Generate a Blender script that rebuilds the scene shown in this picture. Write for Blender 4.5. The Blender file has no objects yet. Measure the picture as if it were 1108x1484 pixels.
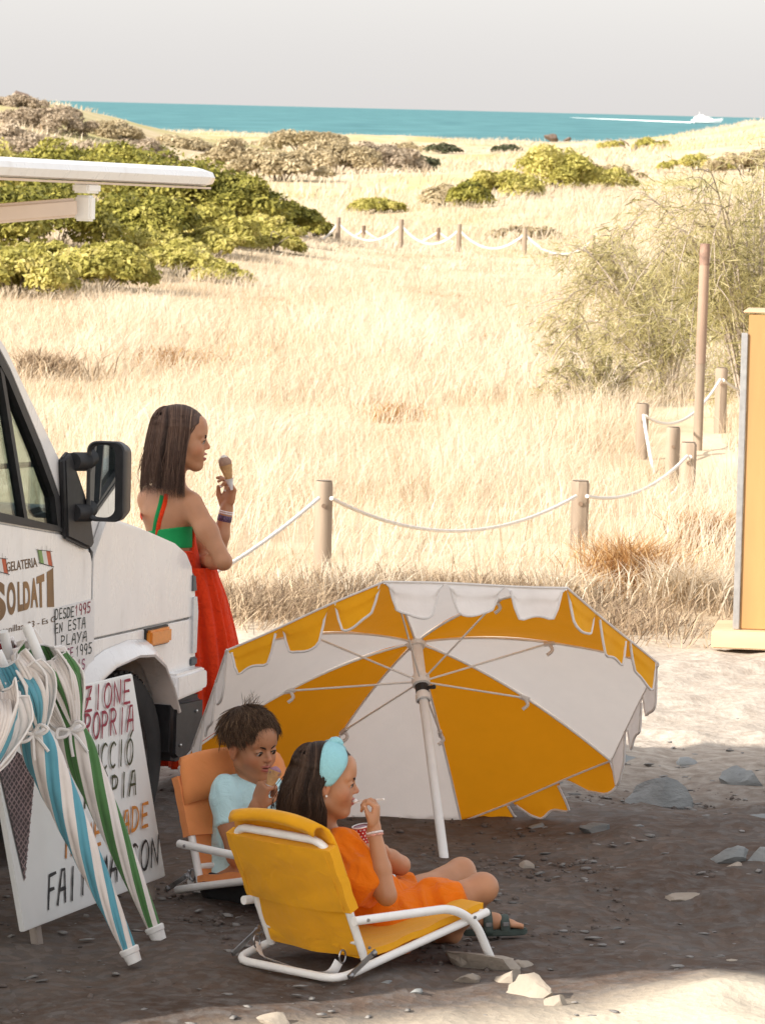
import bpy, math, random
import numpy as np
from mathutils import Vector, Matrix, noise as mnoise
random.seed(7); RNG = np.random.default_rng(7)
SC = bpy.context.scene; COL = SC.collection
R = math.radians

# ------------------------------------------------------------------ camera, sky, sun, exposure
CAM_H = 2.55; FPX = 7000.0; PITCH = math.atan(585/FPX); ROLL = math.atan(27/1108)
cam = bpy.data.objects.new('camera', bpy.data.cameras.new('camera')); COL.objects.link(cam); SC.camera = cam
cam.data.sensor_fit = 'VERTICAL'; cam.data.sensor_height = 36.0; cam.data.lens = FPX/1484*36.0
cam.data.clip_start = 0.5; cam.data.clip_end = 90000
CPT, SPT = math.cos(PITCH), math.sin(PITCH); CRL, SRL = math.cos(ROLL), math.sin(ROLL)
_x = Vector((1, 0, 0)); _y = Vector((0, SPT, CPT)); _f = Vector((0, CPT, -SPT))
_cx = _x*CRL + _y*SRL; _cy = _y*CRL - _x*SRL
cam.matrix_world = Matrix(((_cx.x, _cy.x, -_f.x, 0), (_cx.y, _cy.y, -_f.y, 0), (_cx.z, _cy.z, -_f.z, CAM_H), (0, 0, 0, 1)))
cam.data.dof.use_dof = True; cam.data.dof.focus_distance = 16.5; cam.data.dof.aperture_fstop = 26

SUN_AZ = R(234); SUN_EL = R(27)                       # the sun stands behind the camera to the left
world = bpy.data.worlds.new('World'); SC.world = world; world.use_nodes = True
wn = world.node_tree; wn.nodes.clear()
sky = wn.nodes.new('ShaderNodeTexSky'); sky.sky_type = 'NISHITA'; sky.sun_disc = False
sky.sun_elevation = SUN_EL; sky.sun_rotation = SUN_AZ; sky.dust_density = 3.0; sky.air_density = 1.0; sky.ozone_density = 1.0
hsv = wn.nodes.new('ShaderNodeHueSaturation'); hsv.inputs['Saturation'].default_value = 0.42
bg = wn.nodes.new('ShaderNodeBackground'); bg.inputs['Strength'].default_value = 0.15
wo = wn.nodes.new('ShaderNodeOutputWorld')
hz = wn.nodes.new('ShaderNodeMix'); hz.data_type = 'RGBA'; hz.inputs[0].default_value = 0.74; hz.inputs[7].default_value = (1.64, 1.58, 1.55, 1)   # bright even haze over the whole sky
wn.links.new(sky.outputs[0], hsv.inputs['Color']); wn.links.new(hsv.outputs[0], hz.inputs[6]); wn.links.new(hz.outputs[2], bg.inputs['Color']); wn.links.new(bg.outputs[0], wo.inputs['Surface'])
sun = bpy.data.objects.new('sun', bpy.data.lights.new('sun', 'SUN')); COL.objects.link(sun)
sun.data.energy = 2.3; sun.data.angle = R(0.42); sun.data.color = (1.0, 0.92, 0.82)
_sd = Vector((math.sin(SUN_AZ)*math.cos(SUN_EL), math.cos(SUN_AZ)*math.cos(SUN_EL), math.sin(SUN_EL)))
sun.rotation_euler = _sd.to_track_quat('Z', 'Y').to_euler()
SC.view_settings.view_transform = 'Standard'; SC.view_settings.look = 'None'
SC.view_settings.gamma = 1.0; SC.view_settings.exposure = 1.88; SC.view_settings.use_curve_mapping = False
SC.render.engine = 'CYCLES'; SC.cycles.max_bounces = 8; SC.cycles.transparent_max_bounces = 16
SC.cycles.use_denoising = True

# ------------------------------------------------------------------ points of the photograph as points of the place
def ray(px, py):
    u = (px-554)/FPX; v = (742-py)/FPX
    x = u*CRL - v*SRL; y = u*SRL + v*CRL
    return np.array([x, CPT+y*SPT, -SPT+y*CPT])
def at(px, py, D):
    r = ray(px, py); return np.array([0, 0, CAM_H]) + r*D/r[1]
def gp(px, py, z=0.0):
    r = ray(px, py); return np.array([0, 0, CAM_H]) + r*(z-CAM_H)/r[2]
V = lambda *a: np.array(a, float)
def unit(v): v = np.asarray(v, float); return v/np.linalg.norm(v)

# ------------------------------------------------------------------ objects, labels
def tag(o, label=None, cat=None, group=None, kind=None):
    if label: o['label'] = label
    if cat: o['category'] = cat
    if group: o['group'] = group
    if kind: o['kind'] = kind
    return o
def empty(name, loc, label, cat, group=None):
    o = bpy.data.objects.new(name, None); COL.objects.link(o); o.location = [float(c) for c in loc]
    o.empty_display_size = 0.1
    return tag(o, label, cat, group)
def origin_of(o):
    p = V(0, 0, 0)
    while o is not None:
        p = p + np.array(o.location); o = o.parent
    return p

class MB:
    """collects vertices and faces (world coordinates) for one mesh object"""
    def __init__(s): s.v = []; s.f = []; s.m = []; s.n = 0
    def add(s, v, f, m=0):
        v = np.asarray(v, float).reshape(-1, 3); s.v.append(v)
        for q in f: s.f.append([int(i)+s.n for i in q]); s.m.append(m)
        s.n += len(v); return s
    def grid(s, P, close_u=False, close_v=False, m=0, flip=False):
        P = np.asarray(P, float); a, b = P.shape[:2]; f = []
        for i in range(a if close_u else a-1):
            for j in range(b if close_v else b-1):
                q = [i*b+j, ((i+1) % a)*b+j, ((i+1) % a)*b+(j+1) % b, i*b+(j+1) % b]
                f.append(q[::-1] if flip else q)
        return s.add(P.reshape(-1, 3), f, m)
    def box(s, lo, hi, m=0, axes=None, o=None):
        lo = np.asarray(lo, float); hi = np.asarray(hi, float)
        c = np.array([[x, y, z] for x in (lo[0], hi[0]) for y in (lo[1], hi[1]) for z in (lo[2], hi[2])])
        if axes is not None: c = np.asarray(o) + c @ np.asarray(axes)
        return s.add(c, [(0, 1, 3, 2), (4, 6, 7, 5), (0, 4, 5, 1), (2, 3, 7, 6), (0, 2, 6, 4), (1, 5, 7, 3)], m)
    def tube(s, pts, r, n=8, m=0, cap=True, squash=None):
        pts = np.asarray(pts, float); k = len(pts); r = np.broadcast_to(np.asarray(r, float), (k,))
        T = np.gradient(pts, axis=0); T /= np.linalg.norm(T, axis=1)[:, None]+1e-12
        up = V(0, 0, 1) if abs(T[0][2]) < .9 else V(1, 0, 0)
        N = np.cross(T[0], up); N /= np.linalg.norm(N); rings = []
        for i in range(k):
            N = N - T[i]*(N@T[i]); N /= np.linalg.norm(N); B = np.cross(T[i], N)
            a = np.linspace(0, 2*np.pi, n, endpoint=False)
            sx, sy = (1, 1) if squash is None else squash
            rings.append(pts[i] + r[i]*(np.cos(a)[:, None]*N*sx + np.sin(a)[:, None]*B*sy))
        base = s.n; s.grid(np.array(rings), close_v=True, m=m)
        if cap:
            s.f.append([base+j for j in range(n)]); s.m.append(m)
            s.f.append([base+(k-1)*n+j for j in range(n)][::-1]); s.m.append(m)
        return s
    def lathe(s, prof, o, axis=(0, 0, 1), n=20, m=0, cap=False):
        axis = unit(axis); t = V(0, 0, 1) if abs(axis[2]) < .9 else V(1, 0, 0)
        X = unit(np.cross(axis, t)); Y = np.cross(axis, X); a = np.linspace(0, 2*np.pi, n, endpoint=False); rows = []
        for (r, h) in prof: rows.append(np.asarray(o)+axis*h + r*(np.cos(a)[:, None]*X+np.sin(a)[:, None]*Y))
        base = s.n; s.grid(np.array(rows), close_v=True, m=m)
        if cap:
            s.f.append([base+j for j in range(n)]); s.m.append(m)
            k = len(prof)-1; s.f.append([base+k*n+j for j in range(n)][::-1]); s.m.append(m)
        return s
    def prism(s, poly, d, m=0):
        """closed outline (k,3) pushed along vector d"""
        P = np.asarray(poly, float); k = len(P); Q = P+np.asarray(d)
        f = [list(range(k))[::-1], list(range(k, 2*k))]+[(i, (i+1) % k, k+(i+1) % k, k+i) for i in range(k)]
        return s.add(np.vstack([P, Q]), f, m)
    def build(s, name, mats, parent=None, smooth=True, angle=35, bevel=0, seg=2, recalc=True):
        me = bpy.data.meshes.new(name)
        v = np.vstack(s.v) if s.v else np.zeros((0, 3))
        if parent is not None: v = v - origin_of(parent)
        return finish(me, v, s.f, s.m, name, mats, parent, smooth, angle, bevel, seg, recalc)
def finish(me, v, f, m, name, mats, parent, smooth=True, angle=35, bevel=0, seg=2, recalc=True):
    me.from_pydata(v.tolist(), [], f)
    mats = mats if isinstance(mats, (list, tuple)) else [mats]
    for x in mats: me.materials.append(x)
    if len(mats) > 1: me.polygons.foreach_set('material_index', np.asarray(m, np.int32))
    if recalc:
        import bmesh
        bm = bmesh.new(); bm.from_mesh(me); bmesh.ops.recalc_face_normals(bm, faces=bm.faces)
        if bevel:
            ed = [e for e in bm.edges if len(e.link_faces) == 2 and e.calc_face_angle(0) > R(30)]
            bmesh.ops.bevel(bm, geom=ed, offset=bevel, segments=seg, affect='EDGES', clamp_overlap=True)
        bm.to_mesh(me); bm.free()
    if smooth:
        me.polygons.foreach_set('use_smooth', [True]*len(me.polygons))
        if angle: me.set_sharp_from_angle(angle=R(angle))
    me.update()
    o = bpy.data.objects.new(name, me); COL.objects.link(o)
    if parent is not None: o.parent = parent
    return o
def fast_mesh(name, v, tri, mats, parent=None, attr=None, smooth=False, loops=3):
    """v (n,3), tri (k,3 or 4) arrays straight into a mesh"""
    v = np.asarray(v, np.float32); tri = np.asarray(tri, np.int32)
    if parent is not None: v = v - origin_of(parent).astype(np.float32)
    me = bpy.data.meshes.new(name); k = tri.shape[1]
    me.vertices.add(len(v)); me.vertices.foreach_set('co', v.ravel())
    me.loops.add(tri.size); me.loops.foreach_set('vertex_index', tri.ravel())
    me.polygons.add(len(tri)); me.polygons.foreach_set('loop_start', np.arange(0, tri.size, k, dtype=np.int32))
    if smooth: me.polygons.foreach_set('use_smooth', np.ones(len(tri), bool))
    for x in (mats if isinstance(mats, (list, tuple)) else [mats]): me.materials.append(x)
    if attr is not None:
        for nm, a in attr.items():
            at_ = me.attributes.new(nm, 'FLOAT', 'POINT'); at_.data.foreach_set('value', np.asarray(a, np.float32))
    me.update(calc_edges=True); me.validate()
    o = bpy.data.objects.new(name, me); COL.objects.link(o)
    if parent is not None: o.parent = parent
    return o
def spline(pts, n=8, closed=False):
    P = np.asarray(pts, float); k = len(P); out = []
    for i in range(k if closed else k-1):
        if closed: a, b, c, d = P[(i-1) % k], P[i], P[(i+1) % k], P[(i+2) % k]
        else: a, b, c, d = P[max(i-1, 0)], P[i], P[i+1], P[min(i+2, k-1)]
        for t in np.linspace(0, 1, n, endpoint=False):
            out.append(.5*((2*b)+(-a+c)*t+(2*a-5*b+4*c-d)*t*t+(-a+3*b-3*c+d)*t**3))
    if not closed: out.append(P[-1])
    return np.array(out)
def rounded(pts, r, n=6):
    """polyline with its inner corners rounded to radius about r"""
    P = [np.asarray(p, float) for p in pts]; out = [P[0]]
    for i in range(1, len(P)-1):
        a = unit(P[i-1]-P[i]); b = unit(P[i+1]-P[i])
        d = min(r, .48*np.linalg.norm(P[i-1]-P[i]), .48*np.linalg.norm(P[i+1]-P[i]))
        s, e = P[i]+a*d, P[i]+b*d
        for t in np.linspace(0, 1, n): out.append((1-t)**2*s+2*t*(1-t)*P[i]+t*t*e)
    out.append(P[-1]); return np.array(out)

# ------------------------------------------------------------------ value noise in numpy
_perm = np.random.default_rng(3).random((64, 64, 64)).astype(np.float32)
def vnoise(x, y, z=0.0):
    x, y, z = np.broadcast_arrays(np.asarray(x, float), y, z)
    xi, yi, zi = np.floor(x).astype(int), np.floor(y).astype(int), np.floor(z).astype(int)
    fx, fy, fz = x-xi, y-yi, z-zi
    fx = fx*fx*(3-2*fx); fy = fy*fy*(3-2*fy); fz = fz*fz*(3-2*fz)
    g = lambda a, b, c: _perm[(xi+a) % 64, (yi+b) % 64, (zi+c) % 64]
    l = lambda a, b, t: a+(b-a)*t
    return l(l(l(g(0,0,0), g(1,0,0), fx), l(g(0,1,0), g(1,1,0), fx), fy), l(l(g(0,0,1), g(1,0,1), fx), l(g(0,1,1), g(1,1,1), fx), fy), fz)*2-1
def fbm(x, y, z=0.0, o=4):
    s = 0; a = 1.0
    for i in range(o): s = s+a*vnoise(np.asarray(x)*2**i+17*i, np.asarray(y)*2**i+5*i, np.asarray(z)*2**i); a *= .5
    return s

# ------------------------------------------------------------------ materials
def C(*c): return (c[0], c[1], c[2], 1.0)
class M_:
    def __init__(s, name):
        s.m = bpy.data.materials.new(name); s.m.use_nodes = True; s.t = s.m.node_tree
        s.dist = 0.0; s.b = s.t.nodes['Principled BSDF']; s.out = s.t.nodes['Material Output']
    def n(s, typ, **k):
        x = s.t.nodes.new(typ)
        for a, b in k.items():
            if a.startswith('i_'):
                x.inputs[a[2:].replace('_', ' ')].default_value = b
            else: setattr(x, a, b)
        return x
    def l(s, a, b): s.t.links.new(a, b)
    def coord(s, kind='Object', scale=(1, 1, 1)):
        c = s.n('ShaderNodeTexCoord'); mp = s.n('ShaderNodeMapping'); mp.inputs['Scale'].default_value = scale
        s.l(c.outputs[kind], mp.inputs['Vector']); return mp.outputs[0]
    def noise(s, vec, scale, detail=4, rough=.55):
        x = s.n('ShaderNodeTexNoise'); x.inputs['Scale'].default_value = scale; x.inputs['Detail'].default_value = detail; x.inputs['Roughness'].default_value = rough; x.inputs['Distortion'].default_value = s.dist
        s.l(vec, x.inputs['Vector']); return x.outputs[0]
    def ramp(s, fac, stops):
        x = s.n('ShaderNodeValToRGB'); e = x.color_ramp.elements
        while len(e) < len(stops): e.new(.5)
        for i, (p, c) in enumerate(stops): e[i].position = p; e[i].color = C(*c)
        s.l(fac, x.inputs[0]); return x.outputs[0]
    def mix(s, fac, a, b, blend='MIX'):
        x = s.n('ShaderNodeMix', data_type='RGBA', blend_type=blend)
        for v, i in ((fac, 0), (a, 6), (b, 7)):
            if hasattr(v, 'links'): s.l(v, x.inputs[i])
            else: x.inputs[i].default_value = v if i == 0 else C(*v)
        return x.outputs[2]
    def bump(s, h, strength=.3, dist=.01):
        x = s.n('ShaderNodeBump'); x.inputs['Strength'].default_value = strength; x.inputs['Distance'].default_value = dist
        s.l(h, x.inputs['Height']); s.l(x.outputs[0], s.b.inputs['Normal']); return x
def mat(name, col, rough=.5, var=.12, scale=12, bump=0, bscale=80, bdist=.003, metal=0, spec=.5, coat=0, stretch=(1, 1, 1), coord='Object'):
    """principled paint / cloth / wood with slow colour drift, wear and fine relief"""
    s = M_(name); v = s.coord(coord, stretch); n = s.noise(v, scale, 5)
    c0 = tuple(max(0, x*(1-var)) for x in col); c1 = tuple(min(1, x*(1+var)) for x in col)
    s.l(s.ramp(n, [(.3, c0), (.7, c1)]), s.b.inputs['Base Color'])
    s.b.inputs['Roughness'].default_value = rough; s.b.inputs['Metallic'].default_value = metal; s.b.inputs['Specular IOR Level'].default_value = spec
    if coat: s.b.inputs['Coat Weight'].default_value = coat; s.b.inputs['Coat Roughness'].default_value = .08
    if bump: s.bump(s.noise(v, bscale, 3), bump, bdist)
    return s.m
def cloth_mat(name, col, transl=0.0, var=.07, wrinkle=.25, weave=900, rough=.85, tcol=None, wscale=14):
    s = M_(name); v = s.coord(); n = s.noise(v, 9, 4)
    c0 = tuple(x*(1-var) for x in col); c1 = tuple(min(1, x*(1+var)) for x in col)
    colr = s.ramp(n, [(.3, c0), (.7, c1)])
    s.l(colr, s.b.inputs['Base Color']); s.b.inputs['Roughness'].default_value = rough; s.b.inputs['Specular IOR Level'].default_value = .2
    try: s.b.inputs['Sheen Weight'].default_value = .15
    except Exception: pass
    h = s.n('ShaderNodeMath', operation='MULTIPLY_ADD'); s.l(s.noise(v, weave, 1), h.inputs[0]); h.inputs[1].default_value = .08; s.dist = 1.6; s.l(s.noise(v, wscale, 4), h.inputs[2]); s.dist = 0.0
    s.bump(h.outputs[0], wrinkle, .012)
    if transl:
        t = s.n('ShaderNodeBsdfTranslucent'); t.inputs['Color'].default_value = C(*(tcol or col)); mx = s.n('ShaderNodeMixShader'); mx.inputs[0].default_value = transl
        s.l(s.b.outputs[0], mx.inputs[1]); s.l(t.outputs[0], mx.inputs[2]); s.l(mx.outputs[0], s.out.inputs[0])
    return s.m
def leaf_mat(name, stops, transl=.35, attr='rnd', rough=.6):
    s = M_(name); a = s.n('ShaderNodeAttribute', attribute_name=attr)
    c = s.ramp(a.outputs['Fac'], stops); s.l(c, s.b.inputs['Base Color']); s.b.inputs['Roughness'].default_value = rough; s.b.inputs['Specular IOR Level'].default_value = .25
    t = s.n('ShaderNodeBsdfTranslucent'); s.l(c, t.inputs['Color']); mx = s.n('ShaderNodeMixShader'); mx.inputs[0].default_value = transl
    s.l(s.b.outputs[0], mx.inputs[1]); s.l(t.outputs[0], mx.inputs[2]); s.l(mx.outputs[0], s.out.inputs[0])
    return s.m
# ------------------------------------------------------------------ the land
def ground_z(x, y):
    x = np.asarray(x, float); y = np.asarray(y, float)
    near = np.clip((30-y)/6, 0, 1)
    z = .035*fbm(x*.9, y*.6, 1.5, 4)*np.clip((60-y)/30, .4, 1)
    far = np.clip((y-95)/60, 0, 1)
    z = z+far*(.35*vnoise(x*.05, y*.03, 2.2)+.22*fbm(x*.16, y*.09, 4.1, 3))
    g = lambda cx, cy, rx, ry, h: h*np.exp(-((x-cx)/rx)**2-((y-cy)/ry)**2)
    z = z+g(-6.2, 80, 4.2, 14, 1.0)                      # rise below the green thicket
    z = z+g(-17, 178, 8.0, 40, 2.1)+g(-10, 210, 7, 40, .6)  # hill at the left
    z = z+g(29, 300, 10.5, 70, 2.7)+g(20, 270, 7, 40, .35) # hill at the right
    z = z+g(5, 120, 5, 16, .7)+g(3.5, 150, 3.5, 18, .5)
    z = z+g(4.6, 42, 2.6, 7, .25)
    # rocky foreground bank in the sun
    z = z+.10*np.exp(-((y-12.0-.45*(x+.2))/.55)**2)*np.clip((x+.9)*1.5, 0, 1)*(1+.5*fbm(x*3, y*3, 7, 3))*(y < 16)
    dirt = np.clip((26-y)/2, 0, 1)
    z = z+dirt*.010*fbm(x*5, y*4, 9.3, 3)
    z = z-.12*np.exp(-((x+1.5)/.75)**2-((y-16.6)/1.0)**2)
    z = z-np.clip((y-415-18*vnoise(x*.05, 3.3, 1)-6*vnoise(x*.3, 1.1, 5))/14, 0, 1)**1.2*6.5     # the shore
    return z
def axis(segs):
    out = []
    for a, b, st in segs: out.append(np.arange(a, b, st))
    return np.concatenate(out)
gx = axis([(-420, -60, 18), (-60, -14, 2.0), (-14, -3.2, .35), (-3.2, 3.2, .045), (3.2, 14, .35), (14, 60, 2.0), (60, 420, 18)])
gy = axis([(-30, 8, 2), (8, 11, .12), (11, 20, .04), (20, 27, .07), (27, 45, .25), (45, 120, .8), (120, 395, 3), (395, 450, 1.2), (450, 520, 14)])
GX, GY = np.meshgrid(gx, gy, indexing='ij'); GZ = ground_z(GX, GY)
# slaty dirt: small sharp terraces where it is trodden bare
bare = np.clip((25.5-GY)/3, 0, 1)
rub = np.clip((GX-.45)*1.6, 0, 1)
tz = (.020+.022*rub)*np.abs(fbm(GX*2.3, GY*1.7, 2.5, 3))+.012*rub*np.abs(fbm(GX*7, GY*5, 8.5, 3))+.006*np.clip(vnoise(GX*12, GY*9, 6.5)-.35, 0, 1)*4*np.clip(fbm(GX*1.1, GY*.9, 4, 2)+.2, 0, 1)+.004*vnoise(GX*17, GY*12, 1.5)
GZ = GZ+bare*tz
nv = GX.shape; idx = np.arange(GX.size).reshape(nv)
quads = np.stack([idx[:-1, :-1], idx[1:, :-1], idx[1:, 1:], idx[:-1, 1:]], -1).reshape(-1, 4)

def ground_material():
    s = M_('ground_dirt_and_straw'); v = s.coord('Object')
    n1 = s.noise(v, 1.3, 6, .6); n2 = s.noise(v, 14, 6, .65); n3 = s.noise(v, 70, 4, .6)
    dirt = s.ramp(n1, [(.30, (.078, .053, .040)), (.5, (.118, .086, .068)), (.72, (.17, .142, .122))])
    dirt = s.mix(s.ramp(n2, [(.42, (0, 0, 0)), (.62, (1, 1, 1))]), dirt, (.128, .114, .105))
    vor = s.n('ShaderNodeTexVoronoi', feature='F1'); vor.inputs['Scale'].default_value = 34; s.l(s.coord('Object', (1, .7, 1)), vor.inputs['Vector'])
    chips = s.ramp(vor.outputs['Color'], [(.45, (.75, .72, .70)), (.8, (1.15, 1.15, 1.17))])
    dirt = s.mix(.55, dirt, chips, 'MULTIPLY')
    straw = s.ramp(s.noise(s.coord('Object', (1, .45, 1)), .9, 7, .62), [(.28, (.40, .29, .18)), (.5, (.56, .45, .31)), (.75, (.66, .56, .42))])
    scrub = s.ramp(s.noise(s.coord('Object', (1, .3, 1)), .11, 5, .6), [(.45, (0, 0, 0)), (.6, (1, 1, 1))])
    straw_far = s.mix(scrub, straw, (.42, .37, .17))
    sep = s.n('ShaderNodeSeparateXYZ'); g = s.n('ShaderNodeNewGeometry'); s.l(g.outputs['Position'], sep.inputs[0])
    def step(o, a, b, wob):
        ad = s.n('ShaderNodeMath', operation='MULTIPLY_ADD'); s.l(n2, ad.inputs[0]); ad.inputs[1].default_value = wob; s.l(o, ad.inputs[2])
        mr = s.n('ShaderNodeMapRange'); mr.inputs[1].default_value = a; mr.inputs[2].default_value = b; s.l(ad.outputs[0], mr.inputs[0]); return mr.outputs[0]
    far = step(sep.outputs['Y'], 60, 110, 0)
    st = s.mix(far, straw, straw_far)
    # paler ground colour farther off on the track and on the bank in front
    pale_dirt = s.ramp(n2, [(.35, (.34, .29, .24)), (.65, (.47, .42, .36))])
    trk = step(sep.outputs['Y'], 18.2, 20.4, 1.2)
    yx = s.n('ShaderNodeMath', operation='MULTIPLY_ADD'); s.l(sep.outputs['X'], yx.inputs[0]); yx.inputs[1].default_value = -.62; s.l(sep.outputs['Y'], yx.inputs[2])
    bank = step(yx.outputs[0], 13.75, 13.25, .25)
    d = s.mix(trk, dirt, pale_dirt); d = s.mix(bank, d, (.50, .44, .35))
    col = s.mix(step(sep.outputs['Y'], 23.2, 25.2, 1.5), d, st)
    s.l(col, s.b.inputs['Base Color']); s.b.inputs['Roughness'].default_value = .95; s.b.inputs['Specular IOR Level'].default_value = .15
    h = s.n('ShaderNodeMath', operation='MULTIPLY_ADD'); s.l(n3, h.inputs[0]); h.inputs[1].default_value = .35; s.l(n2, h.inputs[2])
    h2 = s.n('ShaderNodeMath', operation='MULTIPLY_ADD'); s.l(vor.outputs['Distance'], h2.inputs[0]); h2.inputs[1].default_value = .5; s.l(h.outputs[0], h2.inputs[2])
    s.bump(h2.outputs[0], .55, .012)
    return s.m
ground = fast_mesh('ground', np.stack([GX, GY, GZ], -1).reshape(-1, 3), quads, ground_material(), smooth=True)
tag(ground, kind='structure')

def sea_material():
    s = M_('sea_water'); v = s.coord('Object', (1, .22, 1))
    n = s.noise(v, .012, 8, .62); n2 = s.noise(s.coord('Object', (1, .12, 1)), .05, 6, .6)
    s.l(s.ramp(n2, [(.35, (.055, .165, .185)), (.65, (.09, .235, .25))]), s.b.inputs['Base Color'])
    s.b.inputs['Roughness'].default_value = .55; s.b.inputs['Specular IOR Level'].default_value = .12; s.b.inputs['IOR'].default_value = 1.2
    s.bump(n, .6, 3.0)
    return s.m
yy = np.concatenate([np.linspace(380, 2000, 12), np.linspace(2400, 60000, 20)])
xx = np.linspace(-1, 1, 9); P = np.array([[(x*(1500+.6*y), y, -4.0) for x in xx] for y in yy])
tag(MB().grid(P).build('sea', sea_material(), recalc=False), kind='structure')

# ------------------------------------------------------------------ grass
def blades(name, pts, hmin, hmax, w, lean, matl, wind=(.5, .25), label=None, hscale=None, rnd=None, curl=1.0):
    n = len(pts); base = np.column_stack([pts[:, 0], pts[:, 1], ground_z(pts[:, 0], pts[:, 1])-.01])
    h = RNG.uniform(hmin, hmax, n)
    if hscale is not None: h = h*hscale
    a = RNG.uniform(0, 2*np.pi, n); d = np.column_stack([np.cos(a)*lean+wind[0]*lean, np.sin(a)*lean+wind[1]*lean])*RNG.uniform(.3, 1.3, n)[:, None]
    b = RNG.uniform(0, np.pi, n); side = np.column_stack([np.cos(b), np.sin(b), np.zeros(n)])*(w*RNG.uniform(.6, 1.3, n))[:, None]*.5
    mid = base+np.column_stack([d*h[:, None]*.35, h*.55]); tip = base+np.column_stack([d*h[:, None]*(1.0*curl), h*np.clip(1-.25*np.linalg.norm(d, axis=1), .4, 1)])
    v = np.stack([base-side, base+side, mid-side*.8, mid+side*.8, tip], 1).reshape(-1, 3)
    i = (np.arange(n)*5)[:, None]
    tri = np.concatenate([i+[0, 1, 3], i+[0, 3, 2], i+[2, 3, 4]], 1).reshape(-1, 3)
    r = RNG.random(n) if rnd is None else rnd
    o = fast_mesh(name, v, tri, matl, attr={'rnd': np.repeat(np.clip(r, 0, 1), 5)})
    tag(o, label, 'grass', kind='stuff'); return o
STRAW = leaf_mat('dry_straw', [(0, (.32, .21, .11)), (.2, (.53, .415, .275)), (.55, (.65, .555, .42)), (1, (.75, .675, .55))], .42)
STRAW_FAR = leaf_mat('dry_straw_far', [(0, (.43, .315, .195)), (.4, (.60, .50, .365)), (1, (.71, .625, .50))], .42)
BROWN = leaf_mat('dead_brown_stalks', [(0, (.15, .105, .07)), (.5, (.33, .24, .155)), (1, (.55, .43, .29))], .2)
def scatter(n, y0, y1, wide, power=1.0):
    y = y0+(y1-y0)*RNG.random(n)**power; x = (RNG.random(n)*2-1)*(y*.0835*wide+.5)
    return np.column_stack([x, y])
def field_mask(p):
    edge = 24.3+.5*vnoise(p[:, 0]*1.3, p[:, 1]*.6, 3)+.45*np.clip(p[:, 0]-.8, 0, 2)*0
    keep = p[:, 1] > edge
    path = np.abs(p[:, 0]-(2.25+.02*(p[:, 1]-34)))  # the sandy path past the tall pole
    keep &= ~((path < .28) & (p[:, 1] > 32.5) & (p[:, 1] < 39))
    return p[keep]
p = field_mask(scatter(122000, 24, 42, 1.35)); nz = fbm(p[:, 0]*1.1, p[:, 1]*.7, 2, 3)
p = p[RNG.random(len(p)) < np.clip(.7+.8*fbm(p[:, 0]*.8+5, p[:, 1]*.4, 8, 3), .12, 1)]; nz = fbm(p[:, 0]*1.1, p[:, 1]*.7, 2, 3)
blades('dry_grass', p, 14e-2, .50, .0042, .75, STRAW, hscale=np.clip(.85+.45*nz, .35, 1.5)*np.clip((p[:, 1]-23.5)/2.5, .4, 1), rnd=.58+.25*RNG.standard_normal(len(p))+.30*nz,
       label='tall bleached straw grass filling the field behind the roped posts')
p = scatter(98000, 41, 72, 1.3); nz = fbm(p[:, 0]*.7, p[:, 1]*.35, 5, 3)
blades('dry_grass', p, .14, .44, .0075, .8, STRAW_FAR, hscale=np.clip(.85+.5*nz, .3, 1.5)*np.clip((86-p[:, 1])/30, .45, 1), rnd=.53+.25*RNG.standard_normal(len(p))+.32*nz, label='pale dry grass in the middle of the field')
p = scatter(74000, 71, 135, 1.25, .8); nz = fbm(p[:, 0]*.4, p[:, 1]*.2, 6, 3)
blades('dry_grass', p, .12, .38, .015, .8, STRAW_FAR, hscale=np.clip(.8+.6*nz, .25, 1.5)*np.where(p[:, 1] < 93, .42, 1), rnd=.5+.22*RNG.standard_normal(len(p))+.25*nz, label='pale dry grass around the far rope fence')
p = scatter(64000, 130, 415, 1.25, .75); nz = fbm(p[:, 0]*.12, p[:, 1]*.05, 7, 3)
p = p[nz > -.1]; nz = nz[nz > -.1]
blades('scrub_grass', p, .12, .40, .045, .8, STRAW_FAR, hscale=np.clip(.8+.6*nz, .3, 1.5), rnd=.42+.2*RNG.standard_normal(len(p))+.2*nz, label='straw coloured scrub covering the flat ground before the sea')
# trodden dead stalks along the foot of the field
q = np.vstack([np.column_stack([RNG.normal(cx, sx, n), RNG.normal(cy, sy, n)]) for cx, cy, sx, sy, n in
    [(-.75, 24.2, .28, .35, 2600), (-.25, 24.6, .3, .3, 1500), (.25, 24.9, .35, .25, 2200), (.75, 24.6, .35, .25, 1600), (1.15, 23.9, .25, .35, 1100), (1.9, 25.2, .3, .5, 900)]])
blades('dead_stalks', q, .05, .22, .006, 1.3, BROWN, label='flattened dead brown stalks along the foot of the grass field')

# grass tussocks one can tell apart
def tussock(px, py, n, h, r, matl, label, name='grass_tussock', w=.007, lean=.9):
    c = gp(px, py); a = RNG.uniform(0, 6.28, n); rr = np.abs(RNG.normal(0, r*.5, n))
    o = blades(name, np.column_stack([c[0]+np.cos(a)*rr, c[1]+np.sin(a)*rr*1.2]), h*.5, h, w, lean, matl, wind=(.25, -.1), label=label)
    del o['kind']; o['category'] = 'grass'; o['label'] = label; return o
AMBER = leaf_mat('amber_grass', [(0, (.20, .09, .03)), (.4, (.42, .22, .08)), (1, (.62, .42, .2))], .4)
tussock(905, 860, 900, .42, .32, AMBER, 'amber grass tussock to the left of the wooden kiosk')
tussock(985, 880, 800, .36, .30, STRAW, 'pale grass tussock close beside the kiosk base', lean=1.1)
tussock(1030, 800, 900, .38, .25, AMBER, 'rust brown tussock against the metal edge of the kiosk', lean=1.2)
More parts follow.
